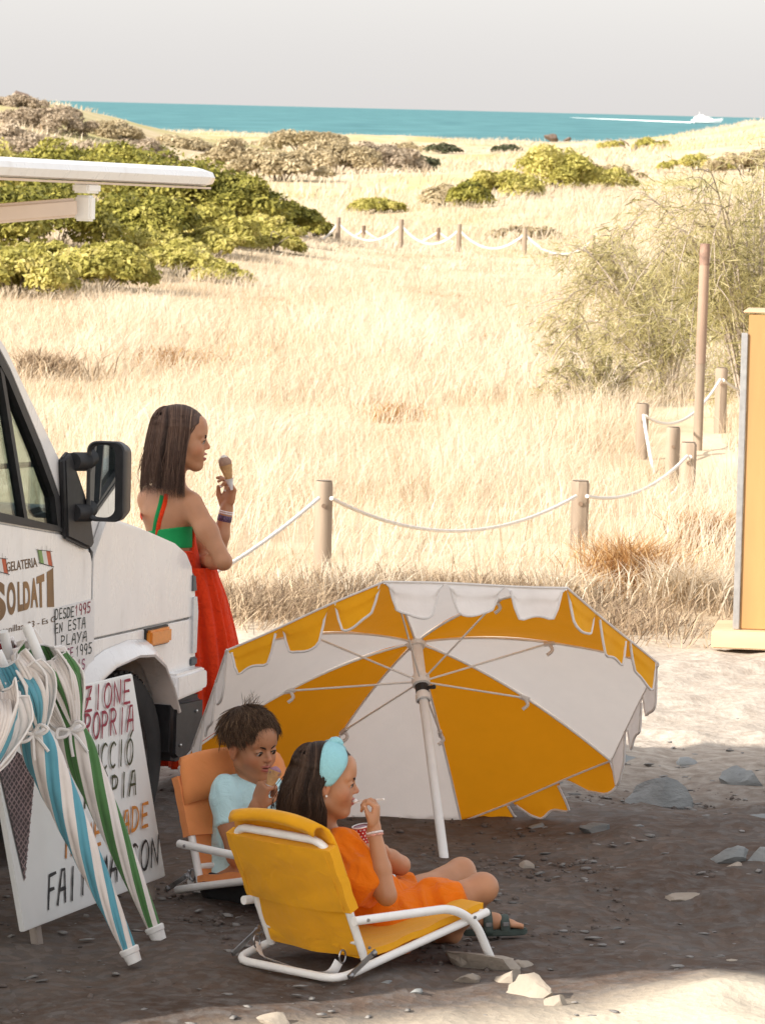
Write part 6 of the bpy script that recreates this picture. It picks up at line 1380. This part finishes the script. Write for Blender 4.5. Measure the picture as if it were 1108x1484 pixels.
# headband, wide at the side and knotted on top
BLUE_C = cloth_mat('headband_blue', (.30, .60, .66), wrinkle=.4, wscale=60); rows = []
for th in np.linspace(R(-112), R(112), 41):
    ww = .012+.026*math.sin(min(abs(th)/R(112), 1)*math.pi)**.8+.004; pu_ = .0010+.006*math.cos(th*8)*0
    row = []
    for w_ in np.linspace(-1, 1, 9):
        x = .010+.022*math.cos(th)+w_*ww-.012*math.cos(th)**2; lim = math.sqrt(max(.05, 1-((x+.014)/.112)**2)); bul = .0045*(1-w_*w_)
        row.append(H(x, (.0865*lim+bul)*math.sin(th), .036+(.0960*lim+bul)*math.cos(th)+.001*math.sin(w_*14+th*3)))
    rows.append(row)
hb = MB().grid(np.array(rows)).build('headband', BLUE_C, girl2, angle=0); sm = hb.modifiers.new('cloth', 'SOLIDIFY'); sm.thickness = .004; sm.offset = 1
kn = MB(); kn.tube(spline([H(.000, -.010, .128), H(.022, -.012, .137), H(.044, -.006, .128)], 6), [.006, .009, .011, .012, .0125, .013, .0125, .012, .011, .0095, .008, .006, .005], 10); kn.tube(spline([H(.002, .012, .128), H(.022, .010, .135), H(.042, .004, .128)], 6), [.006, .009, .011, .012, .012, .012, .012, .0115, .011, .0095, .008, .006, .005], 10); kn.build('headband_knot', BLUE_C, hb)
MB().lathe([(.0003, .004), (.003, .003), (.004, 0)], H(.004, -.086, -.034), -H.l, 10).build('earring', mat('pearl', (.80, .76, .72), .2, .03, 20), girl2)
# orange dress with a puffed sleeve
ORANGE = cloth_mat('orange_cotton', (.95, .215, .004), .18, wrinkle=.9, wscale=16, tcol=(.9, .25, .02))
top_ = tor.copy(.014)
top_.cap(hip+tu*.10, hip+tu*.02+bf*.03, .115, .125, .05)
nrm_ = lambda X, Y, Z, c, d: (X-c[0])*d[0]+(Y-c[1])*d[1]+(Z-c[2])*d[2]
def wr_(X, Y, Z, a=.006, f=18): n1 = fbm(X*f+0*Y+0*Z, Y*f+0*X+0*Z, Z*f*.6+0*X+0*Y, 3); return a*(.5*n1+1.5*np.abs(vnoise(X*f*1.3+.4*Z*f+0*Y, Y*f*1.3+0*X+0*Z, Z*f*.45+3+0*X+0*Y))-.55)
cloth_object('dress_top', top_, .0055, ORANGE, girl2, lambda Fd, X, Y, Z: np.maximum(Fd+wr_(X, Y, Z, .012, 12), nrm_(X, Y, Z, nb-tu*.018, unit(tu+bf*.15))), smooth=2)
for nm, s0, e0, sgn in (('sleeve', sr, er, -1), ('sleeve', sl, el, 1)):
    ad = unit(e0-s0); Ls = np.linalg.norm(e0-s0); sv = Form(); sv.cap(s0-ad*.02, s0+ad*.07, .055, .064, .03); c1 = s0+ad*Ls*.56+V(-.030, .012, -.016); ev = unit(np.cross(ad, V(0, 0, 1))); sv.ell(c1, (.076, .066, .072), np.array([ad, ev, np.cross(ad, ev)]), .03); sv.ell(c1+ad*.045, (.046, .056, .060), np.array([ad, ev, np.cross(ad, ev)]), .03)
    def sp(Fd, X, Y, Z, s0=s0, ad=ad, ev=ev, c1=c1, Ls=Ls):
        a_ = nrm_(X, Y, Z, s0, ad); x_ = nrm_(X, Y, Z, s0, ev); y_ = nrm_(X, Y, Z, s0, np.cross(ad, ev)); th = np.arctan2(y_, x_)
        return np.maximum(Fd+wr_(X, Y, Z, .010, 14)+.0055*np.cos(th*11)*np.clip(1.0-np.abs(a_-.03)/.06, 0, 1)+.003*np.cos(th*7+a_*20), a_-Ls*.86)
    cloth_object(nm, sv, .005, ORANGE, girl2, sp, smooth=1)
sk_ = leg.copy(.020); sk_.ell(hip+bf*.03-V(0, 0, .02), (.125, .155, .095), BA, .05); sk_.cap(hr*.5+hl*.5+bf*.02, (hr*.5+kr*.5)*.5+(hl*.5+kl*.5)*.5-V(0, 0, .02), .085, .055, .04)
hdv = unit((kr+kl)*.5-hip); lim_ = .60*np.linalg.norm((kr+kl)*.5-hip)
cloth_object('skirt', sk_, .0055, ORANGE, girl2, lambda Fd, X, Y, Z: np.maximum(np.maximum(Fd+wr_(X, Y, Z, .012, 13)+.005*np.cos(nrm_(X, Y, Z, hip, bl_)*85+3*np.sin(Z*20)), nrm_(X, Y, Z, hip, hdv)-lim_-.012*np.cos(nrm_(X, Y, Z, hip, bl_)*50)), .075-Z+0*Fd), smooth=1)
MB().tube(spline([S(460, 1195, .06), S(463, 1200, -.03), S(472, 1206, -.07), S(480, 1206, -.05)], 5), .0035, 6).build('bikini_strap', mat('turquoise_strap', (.12, .52, .48), .6, .05, 20), girl2)
# sandal
SANDAL = mat('sandal_green', (.040, .058, .048), .6, .2, 40, bump=.2, bscale=150); sole = MB(); lf = np.cross(V(0, 0, 1), ft); out_ = []
for t in np.linspace(0, 2*np.pi, 32, endpoint=False): cx_ = math.cos(t); out_.append(al+ft*(.055+.105*cx_)+lf*(math.sin(t)*(.034+.010*cx_)-.002)+V(0, 0, -.078))
sole.prism(out_, V(0, 0, .020)); sdl = sole.build('sandal', SANDAL, girl2, bevel=.004, seg=2)
for x_, rr_ in ((.022, .068), (.078, .052)):
    P = []
    for t in np.linspace(R(-8), R(188), 17): P.append([al+ft*(x_+w_)+lf*(math.cos(t)*.034)+V(0, 0, -.066+math.sin(t)*rr_) for w_ in (-.015, 0, .015)])
    st_ = MB().grid(np.array(P)).build('sandal_strap', SANDAL, sdl, angle=0); sm = st_.modifiers.new('cloth', 'SOLIDIFY'); sm.thickness = .004
    bk_ = MB(); bc_ = al+ft*x_-lf*.034+V(0, 0, -.040); bk_.box((-.010, -.004, -.006), (.010, .002, .006), axes=np.array([ft, lf, V(0, 0, 1)]), o=bc_); bk_.build('buckle', DARK_STEEL, sdl, bevel=.0015)
# bracelet
fa = unit(wr-er); b0 = wr-fa*.012
for off, m_ in ((0, BEAD), (-.007, mat('bead_pink', (.62, .30, .24), .4, .5, 150))): MB().tube([b0+fa*off+.0235*(math.cos(t)*unit(np.cross(fa, V(0, 1, 0)))+math.sin(t)*unit(np.cross(fa, np.cross(fa, V(0, 1, 0))))) for t in np.linspace(0, 2*np.pi, 33)], .0033, 6).build('bracelet', m_, girl2)
tq = tipsR[-1]; MB().lathe([(.0006, .006), (.0042, .0045), (.005, 0)], tq[-1], unit(V(-.1, -1, .3)), 10).build('finger_nail', NAIL, girl2)
# cup and spoon
CUP_R = mat('cup_red', (.42, .020, .024), .4, .08, 40); CUP_W = mat('cup_white', (.82, .78, .75), .5, .03, 40)
cu0 = S(527, 1221, .085); cax = unit(V(-.20, -.10, 1)); cup = empty('ice_cream_cup', cu0, 'red paper cup with white dots held by the girl in orange', 'paper cup'); ch_ = .052
MB().lathe([(.0185, 0), (.0262, ch_)], cu0, cax, 28, cap=False).build('wall', CUP_R, cup); MB().lathe([(.001, .0005), (.0185, .0)], cu0, cax, 28).build('bottom', CUP_R, cup)
MB().tube([cu0+cax*ch_+.0265*(math.cos(t)*unit(np.cross(cax, V(0, 1, 0)))+math.sin(t)*unit(np.cross(cax, np.cross(cax, V(0, 1, 0))))) for t in np.linspace(0, 2*np.pi, 33)], .0022, 8).build('rim', CUP_W, cup)
X_ = unit(np.cross(cax, V(0, 1, 0))); Y_ = np.cross(cax, X_)
v, f = rock_mesh(17, .5, 3, .5, 3); MB().add(cu0+cax*(ch_-.008)+np.column_stack([v[:, 0]*.0245, v[:, 1]*.0245, v[:, 2]*.018]) @ np.array([X_, Y_, cax]), f).build('ice_cream', SCOOP_P, cup)
dt = MB()
for r_ in range(5):
    for k in range(13):
        a_ = (k+.5*(r_ % 2))/13*2*np.pi; hh = .006+r_*.0095; rd_ = .0185+(.0262-.0185)*hh/ch_+.0004; n_ = math.cos(a_)*X_+math.sin(a_)*Y_; t_ = -math.sin(a_)*X_+math.cos(a_)*Y_
        P = [cu0+cax*hh+n_*rd_+.0024*(math.cos(q)*t_+math.sin(q)*cax) for q in np.linspace(0, 2*np.pi, 8, endpoint=False)]; dt.add(P, [list(range(8))])
d_o = dt.build('dot_print', CUP_W, cup, smooth=False)
spn = empty('plastic_spoon', S(535, 1160, -.04), 'white plastic spoon between the mouth and fingers of the girl in orange', 'spoon')
m_ = MB(); m_.tube([S(519, 1160.5, -.005), S(538, 1159.5, -.07), S(556, 1158, -.125)], [.0022, .0025, .0030], 6); m_.build('handle', CUP_W, spn)
MB().lathe([(.0005, -.012), (.006, -.006), (.0075, 0), (.006, .006), (.0005, .012)], S(514, 1161, .0), unit(V(1, -.1, 0)), 12).build('bowl', CUP_W, spn)

# ================================================================== boy on the orange chair
BD = 15.45
def S(px, py, dd=0.0): return at(px, py, BD+dd)
boy = empty('person', V(*(S(352, 1290)[:2]), .05), 'boy in a light blue shirt eating an ice cream cone on the orange chair', 'person')
H = Frame(S(364, 1082, 0), (.66, -.73, -.14), (-.05, -.02, 1), .93); B = Form()
head(B, H, mouth=.25, slit=.0017, neck=S(361, 1124, .03), neck_r=.043)
hip = S(348, 1278, .02); nb = S(362, 1127, .03); tu = unit(nb-hip); bf = unit(V(.80, -.60, 0)-tu*(V(.80, -.60, 0)@tu)); bl_ = np.cross(tu, bf); BA = np.array([bf, bl_, tu]); Lt = np.linalg.norm(nb-hip); tor = Form()
for f_ in (B, tor):
    f_.ell(hip, (.085, .118, .08), BA, .04); f_.ell(hip+tu*Lt*.38, (.078, .105, .10), BA, .04); f_.ell(hip+tu*Lt*.70, (.080, .118, .10), BA, .04); f_.cap(nb-tu*.045-bl_*.09, nb-tu*.045+bl_*.09, .038, .038, .04)
sr = nb-tu*.050-bl_*.118; sl = nb-tu*.050+bl_*.118
er = S(342, 1240, -.13); wr = S(371, 1170, -.16); B.chain([sr, sr*.5+er*.5, er], [.042, .036, .031], .03); B.chain([er, er*.6+wr*.4, wr], [.031, .029, .0215], .012)
el = S(425, 1235, -.02); wl = S(440, 1270, -.15); B.chain([sl, sl*.5+el*.5, el], [.042, .036, .030], .03); B.chain([el, wl], [.030, .022], .012); hand(B, wl, V(.5, -.6, -.2), V(0, 0, -1), V(-.5, -.4, 0), .95)
tipsB = hand(B, wr, S(381, 1142, -.17)-wr, V(.78, .55, .05), V(.35, -.80, .2), 1.04, curl=((70, 78, 40), (72, 80, 40), (74, 80, 40), (76, 80, 40)), spread=.05, thumb=((.75, .35, .5), (.55, -.1, .8)))
kr = S(440, 1285, -.32); kl = S(470, 1270, -.08); leg = Form()
for f_ in (B, leg):
    f_.chain([hip-bl_*.065, kr], [.075, .047], .03); f_.chain([hip+bl_*.065, kl], [.075, .047], .03)
for k_, a_ in ((kr, S(470, 1322, -.42)), (kl, S(505, 1305, -.2))):
    a_[2] = .07; B.chain([k_, k_*.6+a_*.4, a_], [.046, .042, .028], .02); B.chain([a_-V(0, 0, .03), a_+bf*.07-V(0, 0, .045), a_+bf*.12-V(0, 0, .052)], [.028, .024, .016], .02)
body_object(B, boy, H, SKIN_B, .0085, [(H.c-V(.12, .13, .12), H.c+V(.12, .13, .13), .0031), (wr-V(.05, .07, .02), wr+V(.06, .07, .13), .0031)], 1, .25)
HAIR3 = hair_mat('hair_boy', [(0, (.024, .014, .009)), (.35, (.075, .043, .026)), (.7, (.17, .10, .058)), (1, (.36, .23, .13))])
eyes(H, boy, (1, .05, -.42), HAIR3)
F = Form(); F.ell(H(-.020, 0, .046), np.array([.104, .086, .090])*H.s, H.A, .02); 
kz = [-.10, -.055, -.03, .0, .03, .048, .062, .075, .2]; kxb = [-.075, -.060, -.030, .010, .026, .040, .066, .105, .13]
xb3 = lambda z: float(np.interp(z, kz, kxb))
def hp3(Fd, X, Y, Z, H=H):
    lx = (X-H.c[0])*H.f[0]+(Y-H.c[1])*H.f[1]+(Z-H.c[2])*H.f[2]; lz = (X-H.c[0])*H.u[0]+(Y-H.c[1])*H.u[1]+(Z-H.c[2])*H.u[2]; ly = (X-H.c[0])*H.l[0]+(Y-H.c[1])*H.l[1]+(Z-H.c[2])*H.l[2]
    lz = lz+0*lx; ear = np.sqrt(((lx+.004)/.030)**2+((lz+.008)/.036)**2)+0*Fd
    return np.maximum(np.maximum(np.maximum(Fd, lx/H.s-np.interp(lz/H.s, kz, kxb)), -.062-lz), np.where(np.abs(ly) > .05, .012*(1.0-ear), -1))+.004*vnoise(lx*70+0*lz, ly*70+0*lz, lz*30)
v, q = F.mesh(.0042, (), hp3); fast_mesh('hair', v, q, HAIR3, boy, attr={'rnd': np.clip(.44+.3*vnoise(v[:, 0]*90, v[:, 1]*90, v[:, 2]*40), 0, 1)}, smooth=True)
g = np.random.default_rng(31); paths = []; cow = V(-.055, .0, .10)
for i in range(6500):
    u_ = g.random(2); th = R(100)*u_[0]**.6; ph = g.uniform(-np.pi, np.pi); n0 = V(math.sin(th)*math.cos(ph), math.sin(th)*math.sin(ph), math.cos(th)); p0 = V(-.018, 0, .046)+n0*V(.104, .086, .090)
    if p0[0] > xb3(p0[2])+.004 or p0[2] < (-.055 if p0[0] < -.03 else .0) or (abs(p0[1]) > .05 and ((p0[0]+.004)/.030)**2+((p0[2]+.008)/.034)**2 < 1): continue
    away = p0-cow; away = away-n0*(away@n0); away = away/(np.linalg.norm(away)+1e-6); sweep = unit(away+V(.25, -.15, -.10)+g.normal(0, .32, 3)); sweep = sweep-n0*(sweep@n0)*.8; L = g.uniform(.035, .075)*(.45 if p0[0] > .045 or (p0[2] < .085 and abs(p0[1]) > .040) else 1)*(.5 if p0[2] < .03 else 1)
    lift_ = g.uniform(.0, .22); pts = [p0+sweep*L*t+n0*(.004+L*lift_*t*(1-.75*t))-V(0, 0, .010*t*t) for t in np.linspace(0, 1, 8)]; paths.append(H.many(np.array(pts)))
for i in range(30):  # the tuft that stands up at the crown
    p0 = V(g.normal(-.030, .012), g.normal(0, .012), .128); d_ = unit(V(g.normal(.1, .25), g.normal(0.1, .25), 1)); L = g.uniform(.035, .075); bend = V(g.normal(-.1, .3), g.normal(.15, .3), -.1); paths.append(H.many(np.array([p0+d_*L*t+bend*L*t*t*.6 for t in np.linspace(0, 1, 8)])))
n_ = len(paths); strands('hair_strand', np.array(paths), g.uniform(.0005, .0010, n_)*H.s, np.clip(.46+.24*g.standard_normal(n_), 0, 1), HAIR3, boy)
TEE = cloth_mat('tshirt_light_blue', (.55, .80, .84), .1, wrinkle=.8, wscale=14); ts = tor.copy(.012); ts.cap(hip+tu*.12, hip-tu*.02, .112, .112, .05)
cloth_object('tshirt', ts, .005, TEE, boy, lambda Fd, X, Y, Z: np.maximum(np.maximum(Fd+wr_(X, Y, Z, .009, 15), nrm_(X, Y, Z, nb+tu*.010, unit(tu+bf*.35))), -nrm_(X, Y, Z, hip-tu*.055, tu)), smooth=2)
for s0, e0 in ((sr, er), (sl, el)):
    ad = unit(e0-s0); Ls = np.linalg.norm(e0-s0); sv = Form(); sv.cap(s0-ad*.02, s0+ad*.02, .045, .049, .03); sv.cap(s0+ad*.02, s0+ad*Ls*.62, .049, .050, .02)
    cloth_object('sleeve', sv, .005, TEE, boy, lambda Fd, X, Y, Z, s0=s0, ad=ad, Ls=Ls: np.maximum(Fd+wr_(X, Y, Z, .0045, 17), nrm_(X, Y, Z, s0, ad)-Ls*.50), smooth=2)
cloth_object('shorts', (lambda f_: (f_.ell(hip-tu*.01, (.098, .130, .085), BA, .04), f_)[1])(leg.copy(.014)), .006, mat('shorts_black', (.02, .02, .022), .9, .2, 30), boy, lambda Fd, X, Y, Z: np.maximum(np.maximum(Fd, nrm_(X, Y, Z, hip, bf)-.22), nrm_(X, Y, Z, hip+tu*.035, tu)), smooth=1)
tee = [o for o in boy.children if o.name.startswith('tshirt')][0]; PRINT_W = mat('print_white', (.75, .74, .76), .7, .05, 30); PRINT_K = mat('print_black', (.015, .014, .018), .7, .1, 30)
def shirt(px, py, lift=.0015): return pick(tee, px, py, lift)[0]
bw = MB(); nx_, ny_ = 14, 8; Gd = [[shirt(384+26*i/(nx_-1)+.5*j, 1160.5-(3.2*i/(nx_-1))+14*j/(ny_-1), .0012) for i in range(nx_)] for j in range(ny_)]
if all(p is not None for r_ in Gd for p in r_): bw.grid(np.array(Gd), m=0)
def shirt_word(txt, x0, y0, adv, cap, w):
    for i, chh in enumerate(txt):
        for st in GL[chh]:
            q2 = []
            for a_, b_ in zip(st[:-1], st[1:]):
                for t in np.linspace(0, 1, 4, endpoint=False): q2.append((a_[0]+(b_[0]-a_[0])*t, a_[1]+(b_[1]-a_[1])*t))
            q2.append(st[-1]); P = [pick(tee, x0+adv*(i+.85*x), y0-.12*adv*i-cap*y, .0028) for x, y in q2]
            if all(p[0] is not None for p in P) and len(P) > 1: stroke(bw, [p[0] for p in P], w, P[0][1], 0, 1)
shirt_word('PANT', 386, 1171.5, 6.3, 9.5, .0036)
if bw.v: bw.build('shirt_print', [PRINT_W, PRINT_K], boy, smooth=False, recalc=False)
ice_cone('c', S(385, 1153, -.175), S(399, 1117, -.165), .0225, 'ice cream cone with a berry scoop in the hand of the boy', SCOOP_P, sit=-.30)
